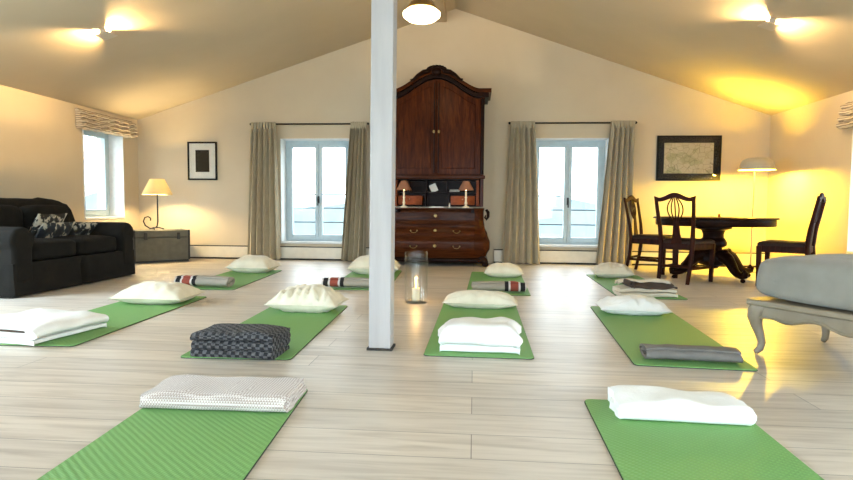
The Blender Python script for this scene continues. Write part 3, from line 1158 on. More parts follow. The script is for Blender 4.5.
# case: two sides, back, top board, floor of the cupboard, moulding over the niche
mb = MB()
mb.box(-HWU, -HWU + 0.05, FY, BY, 0.84, 2.40).box(HWU - 0.05, HWU, FY, BY, 0.84, 2.40)
mb.box(-HWU + 0.05, HWU - 0.05, BY - 0.03, BY, 0.84, 2.40)
mb.box(-HWU + 0.05, HWU - 0.05, FY + 0.03, BY - 0.03, 1.255, 1.29)
mb.build('upper_case', M['mahog'], cab, bevel=0.004)
MB().band([(x, 2.33) for x in xs], [(x, arch(x) - 0.06) for x in xs], FY + 0.03, BY).build('head_panel', M['mahog_dark'], cab)
MB().box(-HWU - 0.02, HWU + 0.02, FY - 0.03, FY + 0.03, 1.225, 1.275).build('waist_moulding', M['mahog_x'], cab, bevel=0.012)
# cornice following the arch, in two steps
xc = [-0.72 + 1.44 * i / 60 for i in range(61)]
MB().band([(x, arch(x) - 0.085) for x in xc], [(x, arch(x) - 0.03) for x in xc], FY - 0.035, BY).build('cornice_lower', M['mahog_dark'], cab)
xc2 = [-0.755 + 1.51 * i / 60 for i in range(61)]
MB().band([(x, arch(x * 0.96) - 0.03) for x in xc2], [(x, arch(x * 0.96) + 0.025) for x in xc2], FY - 0.075, BY).build('cornice', M['mahog_x'], cab, smooth=40)
# carved crown
mb = MB()
for i in range(9):
    a = PI * (i + 0.5) / 9
    mb.ball((0.12 * math.cos(a), FY - 0.075, 2.70 + 0.055 * math.sin(a)), 0.035, 0.03, 0.03, 10)
mb.ball((0, FY - 0.085, 2.69), 0.07, 0.04, 0.06)
for s in (-1, 1):
    mb.tube([(s * 0.10, FY - 0.085, 2.70), (s * 0.18, FY - 0.09, 2.685), (s * 0.26, FY - 0.085, 2.64), (s * 0.32, FY - 0.08, 2.585), (s * 0.36, FY - 0.08, 2.57)], [0.03, 0.032, 0.024, 0.018, 0.022], 8)
mb.build('crown_carving', M['mahog_dark'], cab)
# arched doors
for s in (-1, 1):
    dx = [0.004 + (HWU - 0.05 - 0.004) * i / 24 for i in range(25)]
    pts = [(s * x, arch(x) - 0.10) for x in dx]
    lo = [(s * x, 1.29) for x in dx]
    if s < 0:
        pts, lo = pts[::-1], lo[::-1]
    d = MB().band(lo, pts, FY - 0.012, FY + 0.02).build('door', M['mahog'], cab, bevel=0.004)
    px = [0.075 + (HWU - 0.05 - 0.15) * i / 24 for i in range(25)]
    up_ = [(s * x, arch(x) - 0.19) for x in px]
    lw = [(s * x, 1.37) for x in px]
    if s < 0:
        up_, lw = up_[::-1], lw[::-1]
    MB().band(lw, up_, FY - 0.026, FY - 0.010).build('panel', M['mahog'], d, bevel=0.010)
    # narrow bead down the meeting edge
    MB().tube([(s * 0.03, FY - 0.014, 1.31), (s * 0.03, FY - 0.014, 2.55)], 0.008, 8).build('bead', M['mahog_dark'], d)
    e = MB().lathe([(0.001, 0), (0.012, 0.002), (0.016, 0.02), (0.012, 0.04), (0.001, 0.042)], 12, (s * 0.035, FY - 0.022, 1.86), sy=0.6, caps=False)
    part_label(e.build('escutcheon', M['brass'], d), 'small brass keyhole plate')
    MB().tube([(s * (HWU - 0.025), FY - 0.008, 1.29), (s * (HWU - 0.025), FY - 0.008, 2.33)], 0.022, 10).build('corner_column', M['mahog_dark'], cab)

# desk niche: pigeonholes and small drawers
MB().box(-0.60, 0.60, 0.30, 0.32, 0.845, 1.225).build('niche_back', M['mahog_dark'], cab)
mb = MB()
mb.box(-0.60, 0.60, 0.06, 0.30, 1.035, 1.050)
for x in (-0.42, -0.14, 0.14, 0.42):
    mb.box(x - 0.007, x + 0.007, 0.06, 0.30, 1.05, 1.225)
mb.box(-0.60, 0.60, 0.06, 0.30, 1.215, 1.228)
for x in (-0.16, 0.17):
    mb.box(x - 0.007, x + 0.007, 0.06, 0.30, 0.845, 1.035)
mb.build('pigeonholes', M['mahog_dark'], cab)
for s in (-1, 1):
    mb = MB()
    rings = []
    for z in (0.862, 0.99):
        ring = []
        for i in range(13):
            u = -1 + 2 * i / 12
            ring.append((s * 0.375 + u * 0.17, 0.03 - 0.05 * math.cos(u * PI / 2), z))
        ring += [(s * 0.375 + 0.17, 0.28, z), (s * 0.375 - 0.17, 0.28, z)]
        rings.append(ring)
    dr = part_label(mb.rings(rings).build('inner_drawer', M['redwood'], cab, bevel=0.004), 'small orange-red bow-fronted drawer')
    MB().ball((s * 0.375, -0.028, 0.94), 0.010).build('knob', M['brass'], dr)
    MB().box(s * 0.585 - 0.02, s * 0.585 + 0.02, 0.02, 0.30, 0.845, 1.215).build('niche_side', M['redwood'], cab, bevel=0.003)  # glow of the lamplit side panel is in its colour

# bombe base, lofted
def hw(z):
    pts = [(0.05, 0.70), (0.10, 0.68), (0.16, 0.725), (0.25, 0.765), (0.34, 0.765), (0.45, 0.73), (0.56, 0.69), (0.66, 0.675), (0.76, 0.675), (0.82, 0.685)]
    for (a, p), (b, q) in zip(pts, pts[1:]):
        if z <= b:
            t = max(0, (z - a) / (b - a))
            t = t * t * (3 - 2 * t)
            return p + (q - p) * t
    return pts[-1][1]


def fd(z):
    return FY - 0.02 - (hw(z) - 0.675) * 0.9


rings = []
for i in range(31):
    z = 0.10 + 0.72 * i / 30
    w, f = hw(z), fd(z)
    rings.append([(-w + 0.10, f, z), (-0.3, f - 0.008, z), (0, f - 0.012, z), (0.3, f - 0.008, z), (w - 0.10, f, z), (w - 0.03, f + 0.05, z), (w, f + 0.14, z), (w, BY, z), (-w, BY, z), (-w, f + 0.14, z), (-w + 0.03, f + 0.05, z)])
MB().rings(rings).build('bombe_case', M['mahog_x'], cab, smooth=40)
for j, (z0, z1) in enumerate(((0.60, 0.795), (0.405, 0.575), (0.175, 0.38))):
    rg = []
    for i in range(11):
        z = z0 + (z1 - z0) * i / 10
        f = fd(z)
        w = 0.555
        rg.append([(-w, f - 0.010, z), (-0.3, f - 0.024, z), (0, f - 0.028, z), (0.3, f - 0.024, z), (w, f - 0.010, z), (w, f + 0.02, z), (-w, f + 0.02, z)])
    d = MB().rings(rg).build('drawer', M['mahog_x'], cab, bevel=0.005, smooth=40)
    zc = (z0 + z1) / 2 + 0.01
    if j:
        for s in (-1, 1):
            fy = fd(zc) - 0.026
            hm = MB()
            hm.ball((s * 0.30 - 0.045, fy, zc), 0.011).ball((s * 0.30 + 0.045, fy, zc), 0.011)
            hm.tube([(s * 0.30 + 0.045 * math.cos(PI + PI * q / 10), fy - 0.012, zc + 0.030 * math.sin(PI + PI * q / 10)) for q in range(11)], 0.004, 8)
            part_label(hm.build('drawer_handle', M['brass'], d), 'brass bail handle')
    MB().lathe([(0.001, -0.024), (0.020, -0.010), (0.024, 0.004), (0.014, 0.022), (0.001, 0.026)], 14, (0, fd(zc) - 0.029, zc), sy=0.25, caps=False).build('escutcheon', M['brass'], d)
rg = []
for z, g in ((0.055, 0.02), (0.075, 0.035), (0.10, 0.035), (0.125, 0.012)):
    w, f = 0.70 + g, fd(0.1) - g
    rg.append([(-w, f, z), (w, f, z), (w, BY, z), (-w, BY, z)])
MB().rings(rg).build('plinth_moulding', M['mahog_dark'], cab)
for sx_ in (-1, 1):
    for yy in (FY - 0.02, BY - 0.08):
        x = sx_ * 0.67
        mb = MB()
        mb.tube([(x - sx_ * 0.03, yy + 0.03, 0.12), (x, yy, 0.085), (x + sx_ * 0.035, yy - 0.02, 0.055), (x + sx_ * 0.03, yy - 0.02, 0.034)], [0.06, 0.055, 0.045, 0.034], 12)
        mb.ball((x + sx_ * 0.03, yy - 0.02, 0.034), 0.05, 0.05, 0.034)
        mb.build('claw_foot', M['mahog_dark'], cab)
    # volute on the shoulder of the base
    mb = MB()
    mb.tube([(sx_ * 0.705, -0.02, 0.80), (sx_ * 0.735, -0.02, 0.76), (sx_ * 0.735, -0.02, 0.70), (sx_ * 0.71, -0.02, 0.66), (sx_ * 0.69, -0.02, 0.69), (sx_ * 0.705, -0.02, 0.72)], [0.02, 0.024, 0.022, 0.018, 0.014, 0.01], 10)
    mb.build('volute', M['mahog_dark'], cab)
# open writing flap
fp = MB().box(-0.56, 0.56, FY - 0.34, FY + 0.12, 0.803, 0.820).build('writing_flap', M['mahog_x'], cab, bevel=0.004)
part_label(MB().box(-0.52, 0.52, FY - 0.335, FY + 0.10, 0.8195, 0.8225).build('writing_surface', plain('pale_leather_top', (0.50, 0.42, 0.30), 0.55), fp), 'pale leather writing surface')  # pale colour stands for light falling on the flap top
for s in (-1, 1):
    MB().box(s * 0.52 - 0.02, s * 0.52 + 0.02, FY - 0.30, FY + 0.05, 0.755, 0.803).build('flap_support', M['mahog_dark'], cab, bevel=0.003)

FLAPZ = 0.8226


def desk_lamp(x, label):
    t = thing('desk_lamp', label, 'lamp', (x, 7.80, FLAPZ), 0, 'pair of candlestick lamps on the writing flap')
    MB().lathe([(0.055, 0.0), (0.055, 0.008), (0.045, 0.016), (0.018, 0.026), (0.014, 0.05), (0.022, 0.065), (0.014, 0.08), (0.012, 0.13), (0.020, 0.14), (0.012, 0.15), (0.012, 0.22)], 20).build('candlestick', M['wax'], t)
    MB().lathe([(0.040, 0.365), (0.105, 0.245), (0.107, 0.238), (0.104, 0.238), (0.037, 0.365)], 28, caps=False).build('lamp_shade', M['shade_red'], t, smooth=60)
    MB().ball((0, 0, 0.262), 0.016, rz=0.028).build('bulb', M['bulb'], t)
    point_light('desk_lamp_light', (0, 0, 0.255), P_DESK, (1.0, 0.66, 0.28), 0.02, t)


desk_lamp(CX - 0.425, 'left one of two small brown-shaded candlestick lamps on the cabinet desk')
desk_lamp(CX + 0.425, 'right one of two small brown-shaded candlestick lamps on the cabinet desk')


def papers(name, label, cat, loc, rot, w, h, th, mat):
    o = MB().box(-w / 2, w / 2, -th / 2, th / 2, 0, h).build(name, mat, bevel=0.001)
    o.location, o.rotation_euler = loc, rot
    return tag(o, label, cat)


papers('letter', 'white letter leaning in the middle pigeonhole of the cabinet', 'letter', (CX - 0.02, 8.16, 1.0505), (math.radians(-18), math.radians(-24), 0.1), 0.10, 0.12, 0.004, M['paper'])
papers('card', 'white card lying beside the letter in the cabinet pigeonholes', 'card', (CX + 0.25, 8.20, 1.051), (math.radians(-60), 0.0, -0.2), 0.15, 0.07, 0.004, M['paper'])
ob = thing('open_book', 'small open white booklet lying on the writing flap between the desk lamps', 'book', (CX + 0.02, 7.83, FLAPZ), 0.1)
for s in (-1, 1):
    MB().prism([(0, 0.0), (s * 0.10, 0.0), (s * 0.10, 0.010), (s * 0.04, 0.018), (0, 0.012)], -0.07, 0.07, 'Y').build('page_block', M['paper'], ob)
fg = tag(MB().lathe([(0.016, 0), (0.016, 0.004), (0.006, 0.012), (0.010, 0.03), (0.006, 0.045), (0.009, 0.055), (0.001, 0.066)], 14).build('figurine', M['paper']), 'tiny pale figurine on the writing flap by the right desk lamp', 'figurine')
fg.location = (CX + 0.20, 7.90, FLAPZ)

# ------------------------------------------------------------------ dining table
TX, TY = 2.88, 7.14
dt = thing('dining_table', 'round dark mahogany pedestal table with scroll feet by the right wall', 'table', (TX, TY, 0), 0.28)
MB().lathe([(0.58, 0.712), (0.67, 0.712), (0.685, 0.718), (0.68, 0.728), (0.67, 0.735), (0.001, 0.735)], 64).build('tabletop', M['mahog_dark'], dt)
MB().lathe([(0.60, 0.635), (0.645, 0.635), (0.652, 0.645), (0.652, 0.705), (0.635, 0.712), (0.58, 0.712)], 64).build('apron', M['mahog_dark'], dt)
MB().lathe([(0.20, 0.635), (0.20, 0.60), (0.13, 0.575), (0.115, 0.53), (0.115, 0.49), (0.135, 0.47), (0.155, 0.43), (0.15, 0.395), (0.105, 0.37), (0.10, 0.345), (0.165, 0.315), (0.195, 0.26), (0.19, 0.21), (0.15, 0.17), (0.08, 0.15), (0.06, 0.12)], 32).build('pedestal', M['mahog_dark'], dt)
for q in range(4):
    a = q * PI / 2
    c, s = math.cos(a), math.sin(a)
    path = [(0.10, 0.27), (0.19, 0.275), (0.26, 0.25), (0.32, 0.19), (0.37, 0.13), (0.43, 0.09), (0.50, 0.075), (0.545, 0.085), (0.555, 0.115), (0.53, 0.135), (0.505, 0.115)]
    rad = [0.075, 0.08, 0.07, 0.058, 0.05, 0.042, 0.036, 0.03, 0.026, 0.022, 0.018]
    mb = MB()
    mb.tube([(r * c, r * s, z) for r, z in path], rad, 12)
    for (r, z, b) in ((0.22, 0.33, 0.035), (0.29, 0.285, 0.03), (0.35, 0.21, 0.026), (0.40, 0.145, 0.022)):
        mb.ball((r * c, r * s, z), b, b, b * 0.8, 10)
    mb.ball((0.51 * c, 0.51 * s, 0.025), 0.028, 0.028, 0.025, 10)
    mb.build('scroll_foot', M['mahog_dark'], dt)
gb = tag(MB().lathe([(0.016, 0), (0.022, 0.004), (0.026, 0.035), (0.024, 0.035), (0.018, 0.006), (0.001, 0.005)], 20, caps=False).build('glass_votive', M['vase']), 'tiny clear glass votive on the dining table', 'glass')
gb.location = (TX - 0.06, TY - 0.1, 0.7355)
rc = tag(MB().lathe([(0.020, 0), (0.022, 0.006), (0.012, 0.014), (0.012, 0.020), (0.017, 0.03), (0.001, 0.046)], 16).build('trinket', M['redwood']), 'tiny reddish trinket beside the votive on the dining table', 'trinket')
rc.location = (TX + 0.02, TY - 0.1, 0.7355)

# ------------------------------------------------------------------ dining chairs
def make_chair(label, loc, rz):
    t = thing('dining_chair', label, 'chair', loc, rz, 'dark dining chairs around the round table')
    # faces +y; rear legs run up into the back posts
    for s in (-1, 1):
        mb = MB()
        mb.tube([(s * 0.165, -0.29, 0.0), (s * 0.172, -0.245, 0.22), (s * 0.178, -0.225, 0.44), (s * 0.188, -0.245, 0.62), (s * 0.205, -0.285, 0.82), (s * 0.212, -0.31, 0.945)],
                [0.022, 0.025, 0.028, 0.024, 0.021, 0.020], 8, 0.85)
        mb.build('leg', M['chairwood'], t)
        MB().taper((s * 0.205, 0.205, 0.0), (s * 0.215, 0.205, 0.44), 0.018, 0.025).build('leg', M['chairwood'], t, bevel=0.003)
        MB().tube([(s * 0.205, 0.20, 0.17), (s * 0.172, -0.24, 0.17)], 0.012, 8, 1.3).build('stretcher', M['chairwood'], t)
    MB().tube([(-0.19, -0.02, 0.17), (0.19, -0.02, 0.17)], 0.012, 8, 1.3).build('stretcher', M['chairwood'], t)
    MB().tube([(-0.17, -0.255, 0.19), (0.17, -0.255, 0.19)], 0.012, 8, 1.3).build('stretcher', M['chairwood'], t)
    MB().prism([(-0.185, -0.235), (0.185, -0.235), (0.235, 0.225), (-0.235, 0.225)], 0.375, 0.445, 'Z').build('seat_rail', M['chairwood'], t, bevel=0.006)
    rg = []
    for z, k in ((0.445, 1.0), (0.465, 1.01), (0.482, 0.95), (0.492, 0.80), (0.496, 0.4)):
        ring = []
        base = [(-0.18, -0.22), (0.18, -0.22), (0.23, 0.22), (-0.23, 0.22)]
        for i in range(4):
            a, b = base[i], base[(i + 1) % 4]
            for q in range(8):
                ring.append(((a[0] + (b[0] - a[0]) * q / 8) * k, (a[1] + (b[1] - a[1]) * q / 8) * k, z))
        rg.append(ring)
    part_label(MB().rings(rg).build('seat', M['leather'], t, smooth=50), 'brown leather seat pad')
    # camel-back top rail
    n = 24
    up_, lo = [], []
    for i in range(n + 1):
        u = -1 + 2 * i / n
        hump = 0.055 * (0.5 * (1 + math.cos(PI * min(1, abs(u) / 0.75))))
        ear = 0.02 * max(0, abs(u) - 0.75) / 0.25
        up_.append((u * 0.235, 0.955 + hump + ear))
        lo.append((u * 0.225, 0.912 + hump * 0.75 + ear * 0.3))
    mb = MB().band(lo, up_, -0.322, -0.296)
    mb.build('top_rail', M['chairwood'], t, bevel=0.005)
    # pierced vase splat
    mb = MB()
    for k in (-2, -1, 0, 1, 2):
        pts = []
        for i in range(15):
            v = i / 14
            z = 0.70 + 0.25 * v
            x = k * (0.012 + 0.030 * math.sin(PI * min(1, v * 1.02)) ** 0.8 + 0.004 * v)
            y = -0.262 - 0.045 * (v)
            pts.append((x, y, z))
        mb.tube(pts, 0.0075, 6)
    low = [(-0.028, 0.735), (0.028, 0.735), (0.030, 0.68), (0.040, 0.56), (0.055, 0.49), (0.060, 0.445), (-0.060, 0.445), (-0.055, 0.49), (-0.040, 0.56), (-0.030, 0.68)]
    mb.add([(x, -0.232 - 0.11 * (z - 0.445), z) for x, z in low] + [(x, -0.218 - 0.11 * (z - 0.445), z) for x, z in low],
           [tuple(range(10))[::-1], tuple(range(10, 20))] + [(i, (i + 1) % 10, 10 + (i + 1) % 10, 10 + i) for i in range(10)])
    mb.build('splat', M['chairwood'], t)
    return t


def heading(fx, fy):
    return math.atan2(-fx, fy)


ch = make_chair('dark dining chair showing its pierced back, in front of the round table', (2.42, 6.74, 0), heading(0.70, 0.71))
copy_tree(ch, (2.34, 7.66, 0), heading(0.80, -0.60), 'dark dining chair left of the round table, beside the curtain')
copy_tree(ch, (3.37, 6.48, 0), heading(-0.80, 0.60), 'dark dining chair right of the round table, seen side-on behind the bench')

# ------------------------------------------------------------------ yoga mats
MATS = []


def yoga_mat(label, cx, y0, y1, ang, w=0.61):
    L = y1 - y0
    t = thing('yoga_mat', label, 'yoga mat', (cx, (y0 + y1) / 2, 0), math.radians(-ang), 'green yoga mats')

    def outline(hx, hy, r=0.03):
        pts = []
        for (sx_, sy_, a0) in ((1, -1, -PI / 2), (1, 1, 0), (-1, 1, PI / 2), (-1, -1, PI)):
            for q in range(5):
                a = a0 + PI / 2 * q / 4
                pts.append((sx_ * (hx - r) + r * math.cos(a), sy_ * (hy - r) + r * math.sin(a)))
        return pts
    MB().prism(outline(w / 2, L / 2), 0.0045, 0.0085, 'Z').build('top_layer', M['mat'], t, smooth=0)
    part_label(MB().prism(outline(w / 2 + 0.002, L / 2 + 0.002), 0.0, 0.0045, 'Z').build('underside', M['rubber'], t, smooth=0), 'dark rubber underside')
    return t


yoga_mat('green yoga mat at the front left, under the dotted beige blanket', -0.985, 0.64, 2.47, -3.6)
yoga_mat('green yoga mat at the front right, under the thick white blanket', 0.765, 0.66, 2.46, 1.4)
yoga_mat('green yoga mat under the dark checked blanket', -1.312, 2.94, 4.62, -2.1)
yoga_mat('green yoga mat in the middle, under the white towel and bolster', 0.045, 3.12, 4.98, 0.7)
yoga_mat('green yoga mat near the bench, under the grey rolled blanket', 1.225, 3.03, 4.84, 4.0)
yoga_mat('green yoga mat at the far left edge, under the off-white folded blanket', -2.66, 3.08, 4.92, -2.4)
yoga_mat('green yoga mat nearest the trunk, at the back left', -2.70, 5.36, 7.08, -3.2)
yoga_mat('green yoga mat at the back, half hidden behind the white post', -1.19, 5.54, 7.28, -2.6)
yoga_mat('green yoga mat directly in front of the cabinet', 0.26, 5.40, 7.28, 1.5)
yoga_mat('green yoga mat at the back right, beside the chairs', 1.68, 5.36, 7.20, 1.5)
ZM = 0.0086

# ------------------------------------------------------------------ cushions on the mats
G = 'cushions on the yoga mats'
cushion('cushion', 'plump cream cushion on the mat nearest the trunk, at the back left', 'cushion', (-2.72, 6.85, ZM), -0.05, 0.54, 0.42, 0.23, M['cream'], 1, G, wr=0.12)
cushion('cushion', 'plump cream cushion partly hidden behind the white post', 'cushion', (-1.21, 6.92, ZM), 0.03, 0.62, 0.42, 0.26, M['cream'], 2, G, wr=0.12)
cushion('cushion', 'small cream cushion on the mat in front of the cabinet', 'cushion', (0.36, 6.84, ZM), -0.05, 0.46, 0.34, 0.18, M['cream'], 3, G, wr=0.2)
cushion('cushion', 'pale crumpled cushion on the back right mat, near the chairs', 'cushion', (1.66, 6.98, ZM), -0.1, 0.46, 0.40, 0.19, M['creamwool'], 4, G, wr=0.5)
cushion('cushion', 'wrinkled cream cushion behind the dark checked blanket', 'cushion', (-1.30, 4.38, ZM), -0.04, 0.56, 0.38, 0.22, M['cream'], 5, G, wr=0.3, gather=0.22, pinch=0.10)
cushion('cushion', 'large flat cream cushion on the mat beside the sofa', 'cushion', (-2.66, 4.60, ZM), 0.0, 0.60, 0.44, 0.19, M['cream'], 6, G, wr=0.25)
cushion('pillow', 'flat white pillow behind the grey rolled blanket', 'pillow', (1.25, 4.58, ZM), -0.06, 0.53, 0.34, 0.15, M['white'], 7, G, wr=0.5, piping=False)
cushion('bolster', 'cream bolster behind the folded white towel', 'bolster', (0.06, 4.70, ZM), -0.05, 0.60, 0.24, 0.15, M['cream'], 8, G, wr=0.35, pinch=0.0)

# ------------------------------------------------------------------ folded and rolled blankets
def serp(d, n, t, seed, jit=0.02):
    rnd = random.Random(seed)
    line = []
    h = t / 2
    for k in range(n):
        z = t * k + h
        s = 1 if k % 2 == 0 else -1
        e0, e1 = -s * d / 2, s * d / 2
        if k == 0:
            e0 += s * 0.02
        j = rnd.uniform(0, jit)
        xs_ = [e0 + (e1 - s * (h + j) - e0) * i / 9 for i in range(10)] if k == 0 else [line[-1][0] + (e1 - s * (h + j) - line[-1][0]) * i / 9 for i in range(1, 10)]
        for y in xs_:
            line.append((y, z))
        if k < n - 1:
            c = line[-1][0]
            for q in range(1, 6):
                a = -PI / 2 + PI * q / 6
                line.append((c + s * h * math.cos(a), z + h + h * math.sin(a)))
            line.append((c, z + t))
    return line


def spiral_pts(rx, rz, turns):
    n = int(turns * 16)
    return [(rx * (1 - 0.3 * i / n * turns) * math.cos(-PI / 2 - 2 * PI * turns * i / n), rz + rz * (1 - 0.3 * i / n * turns) * math.sin(-PI / 2 - 2 * PI * turns * i / n)) for i in range(n + 1)]


def fold_disp(seed, lump=0.006, ragged=0.015, droop=0.25, H=0.1, d=0.4, L=0.6):
    def f(x, y, z, u, s):
        k = min(1, z / H)
        zz = z + lump * k * noise.noise((x * 7 + seed, y * 7, z * 3)) * 1.6
        e = max(abs(u) ** 6, (abs(y) * 2 / d) ** 8 * 0.7 if abs(y) * 2 < d * 1.05 else 0.7)
        zz -= droop * H * k * e * 0.5
        x2 = x + ragged * u * noise.noise((s * 9 + seed, 1, u)) * 1.5
        y2 = y + ragged * 0.7 * noise.noise((x * 4, z * 20 + seed, 5))
        return (x2, y2, max(0.0, zz))
    return f


def folded(name, label, loc, rz, L, d, n, t, mat, seed, cat='blanket', fill=0.88, group='blankets on the yoga mats', droop=0.3, lump=0.006, ragged=0.015, nx=26):
    mb = MB().ribbon(serp(d, n, t, seed), t * fill, L, nx, fold_disp(seed, lump, ragged, droop, n * t, d, L))
    o = mb.build(name, mat, smooth=60, sub=1)
    o.location = loc
    o.rotation_euler = (0, 0, rz)
    return tag(o, label, cat, group)


folded('folded_blanket', 'beige and white dotted blanket folded flat on the front left mat', (-1.03, 2.30, ZM), 0.02 + PI, 0.60, 0.30, 2, 0.036, M['dotted'], 1, fill=0.95)
folded('folded_blanket', 'thick white blanket folded on the front right mat', (0.82, 2.33, ZM), -0.05 + PI, 0.49, 0.27, 2, 0.040, M['white'], 2, droop=0.45, lump=0.012, fill=0.97)
folded('folded_blanket', 'dark grey checked waffle blanket stacked in a thick fold', (-1.285, 3.06, ZM), -0.03 + PI, 0.46, 0.28, 6, 0.0235, M['check'], 3, lump=0.006, ragged=0.012, droop=0.2, fill=0.97)
folded('folded_towel', 'bright white towel folded at the end of the middle mat', (0.045, 3.33, ZM), -0.04, 0.45, 0.34, 3, 0.054, M['white'], 4, 'towel', droop=0.75, lump=0.018, ragged=0.03, fill=0.96)
lb = folded('folded_blanket', 'off-white wool blanket with a brown lining, folded at the left edge', (-2.76, 3.36, ZM), 1.42, 0.54, 0.60, 3, 0.040, M['offwhite'], 5, lump=0.012, droop=0.3)
cb = folded('folded_blanket', 'cream blanket with a brown inside, folded on the back right mat', (1.62, 5.52, ZM), 0.06, 0.52, 0.30, 2, 0.045, M['creamwool'], 6, lump=0.008, droop=0.3)
# brown lining showing between the layers
o = MB().ribbon([(-0.13, 0.096), (-0.06, 0.106), (0.02, 0.10), (0.08, 0.112)], 0.022, 0.40, 16, fold_disp(61, 0.022, 0.05, 0.3, 0.12, 0.3, 0.44)).build('brown_lining', M['brownwool'], cb, sub=1)
o.location = (0.05, -0.015, 0.0)
o = MB().ribbon([(0.02, 0.125), (0.07, 0.135), (0.12, 0.125), (0.14, 0.10)], 0.018, 0.50, 16, fold_disp(62, 0.02, 0.03, 0.2, 0.12, 0.3, 0.5)).build('turned_back_flap', M['creamwool'], cb, sub=1)
o = MB().ribbon(spiral_pts(0.032, 0.030, 2.2), 0.010, 0.22, 8).build('brown_edge_roll', M['brownwool'], cb, sub=1)
o.location, o.rotation_euler = (-0.17, -0.02, 0.092), (0, 0, PI / 2)
o = MB().ribbon([(-0.26, 0.079), (-0.08, 0.080), (0.10, 0.080), (0.27, 0.078)], 0.012, 0.545, 14).build('brown_lining', M['brownwool'], lb, sub=1)


def spiral(rx, rz, turns, gap):
    pts = []
    n = int(turns * 18)
    for i in range(n + 1):
        a = -PI / 2 + 2 * PI * turns * (1 - i / n)
        k = 1 - gap * (i / n) * turns
        pts.append((rx * k * math.cos(a), rz + rz * k * math.sin(a)))
    return pts


def rolled(label, loc, rz, L, w, h, mat, seed):
    line = spiral(w / 2 - 0.008, h / 2 - 0.008, 2.6, 0.27)
    line = [(y, z + 0.008) for y, z in line]

    def disp(x, y, z, u, s):
        k = 1 + 0.06 * noise.noise((u * 2.5 + seed, s * 3, 0))
        return (x + 0.02 * noise.noise((s * 6 + seed, u, 2)) * abs(u), y * k, max(0, z * (1 + 0.10 * noise.noise((u * 3 + seed, y * 6, 1))) * (1 - 0.08 * u * u)))
    o = MB().ribbon(line, 0.014, L, 26, disp).build('rolled_blanket', mat, smooth=60, sub=1)
    o.location = loc
    o.rotation_euler = (0, 0, rz)
    return tag(o, label, 'blanket', 'rolled blankets on the yoga mats')


rolled('plain grey wool blanket rolled up at the end of the mat near the bench', (1.175, 3.16, ZM), -0.06, 0.48, 0.20, 0.085, M['greywool'], 1)
rolled('grey rolled blanket with red and black end stripes, nearest the trunk', (-2.70, 5.50, ZM), -0.06, 0.56, 0.20, 0.12, striped_roll_mat('striped_roll_left', -1, 0.56), 2)
rolled('grey rolled blanket with red and black end stripes, left of the white post', (-1.235, 5.64, ZM), -0.02, 0.56, 0.18, 0.11, striped_roll_mat('striped_roll_post', -1, 0.56), 3)
rolled('grey rolled blanket with red and black end stripes, in front of the cabinet', (0.25, 5.56, ZM), 0.0, 0.52, 0.18, 0.11, striped_roll_mat('striped_roll_cabinet', 1, 0.52), 4)

# ------------------------------------------------------------------ glass vase with a candle
vz = thing('glass_cylinder_vase', 'tall clear glass cylinder holding a candle, on the floor by the post', 'vase', (-0.495, 4.90, 0))
MB().lathe([(0.098, 0.0), (0.1, 0.004), (0.1, 0.44), (0.0965, 0.443), (0.094, 0.44), (0.094, 0.022), (0.001, 0.020)], 40).build('glass_wall', M['vase'], vz)
cn = thing('pillar_candle', 'lit ivory pillar candle inside the glass cylinder', 'candle', (-0.495, 4.90, 0.021))
MB().lathe([(0.034, 0), (0.036, 0.004), (0.036, 0.100), (0.033, 0.105), (0.001, 0.099)], 28).build('wax', M['wax'], cn)
MB().tube([(0, 0, 0.097), (0.001, 0, 0.111)], 0.0015, 6).build('wick', M['iron'], cn)
MB().lathe([(0.001, 0.109), (0.006, 0.117), (0.007, 0.127), (0.004, 0.141), (0.001, 0.153)], 12).build('flame', M['flame'], cn)
point_light('candle_light', (0, 0, 0.165), 1.2, (1.0, 0.58, 0.2), 0.012, cn)

# ------------------------------------------------------------------ bench with its cushion
ang = math.atan2(-0.854, 0.52)
bn = thing('bench', 'low antique cream bench with cabriole legs and scalloped apron at the right edge', 'bench', (1.605, 3.39, 0), ang)
BL, BD = 1.9, 0.70     # local x runs along the long side, local y towards the far right
MB().box(-0.03, BL + 0.03, -0.03, BD + 0.03, 0.285, 0.320).build('top_frame', M['bench'], bn, bevel=0.010, seg=3)


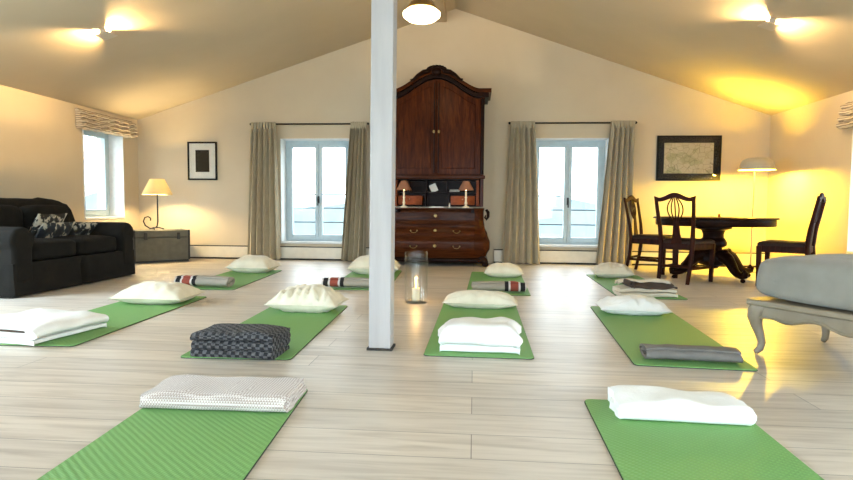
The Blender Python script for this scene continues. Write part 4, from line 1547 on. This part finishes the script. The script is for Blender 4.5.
def scallop(L):
    n = 60
    lo, hi_ = [], []
    for i in range(n + 1):
        u = i / n
        x = 0.03 + (L - 0.06) * u
        e = abs(2 * u - 1)
        z = 0.222 + 0.017 * math.cos(u * 2 * PI * round(L / 0.31)) - 0.015 * (1 - e)
        if e > 0.90:
            z -= (e - 0.90) * 0.35
        lo.append((x, z))
        hi_.append((x, 0.286))
    return lo, hi_


lo, hi_ = scallop(BL)
a1 = MB().band(lo, hi_, 0.0, 0.03).build('apron', M['bench'], bn, bevel=0.004)
MB().tube([(x, -0.004, z + 0.012) for x, z in lo], 0.007, 8).build('apron_bead', M['bench'], a1)
a2 = MB().band(lo, hi_, BD - 0.03, BD).build('apron', M['bench'], bn, bevel=0.004)
lo2, hi2 = scallop(BD)
for x in (0.0, BL - 0.03):
    mb = MB()
    n = len(lo2)
    tmp = MB().band(lo2, hi2, 0, 0.03)
    mb.add([(x + v[1], v[0], v[2]) for v in tmp.v], [q[::-1] for q in tmp.f])
    mb.build('apron', M['bench'], bn, bevel=0.004)
for (x, y, sx_, sy_) in ((0, 0, -1, -1), (0, BD, -1, 1), (BL, 0, 1, -1), (BL, BD, 1, 1)):
    x0, y0 = x - sx_ * 0.03, y - sy_ * 0.03
    k = 0.7071
    path = [(0.01, 0.285), (0.028, 0.25), (0.034, 0.215), (0.024, 0.17), (0.004, 0.115), (-0.008, 0.07), (0.0, 0.035), (0.022, 0.016), (0.030, 0.012)]
    rad = [0.045, 0.046, 0.040, 0.031, 0.024, 0.020, 0.019, 0.017, 0.012]
    MB().tube([(x0 + sx_ * k * r, y0 + sy_ * k * r, z) for r, z in path], rad, 12).build('cabriole_leg', M['bench'], bn)
cu = thing('bench_cushion', 'thick pale grey linen cushion filling the top of the cream bench', 'cushion', (1.605, 3.39, 0.3205), ang)
cm = soft(-0.05, BL + 0.03, -0.03, BD + 0.03, 0.0, 0.25, 77, 0.025, 6.5, 0.02, 22)
cm.build('cover', M['greycush'], cu, smooth=80)
MB().tube([(0.0 + 0.03 * (1 if i in (0,) else 0), 0, 0.11) for i in range(0)] or [(0.10, -0.012, 0.118), (0.5, -0.016, 0.118), (1.0, -0.016, 0.118), (1.5, -0.016, 0.118), (1.8, -0.012, 0.118)], 0.004, 6).build('seam', M['greycush'], cu)
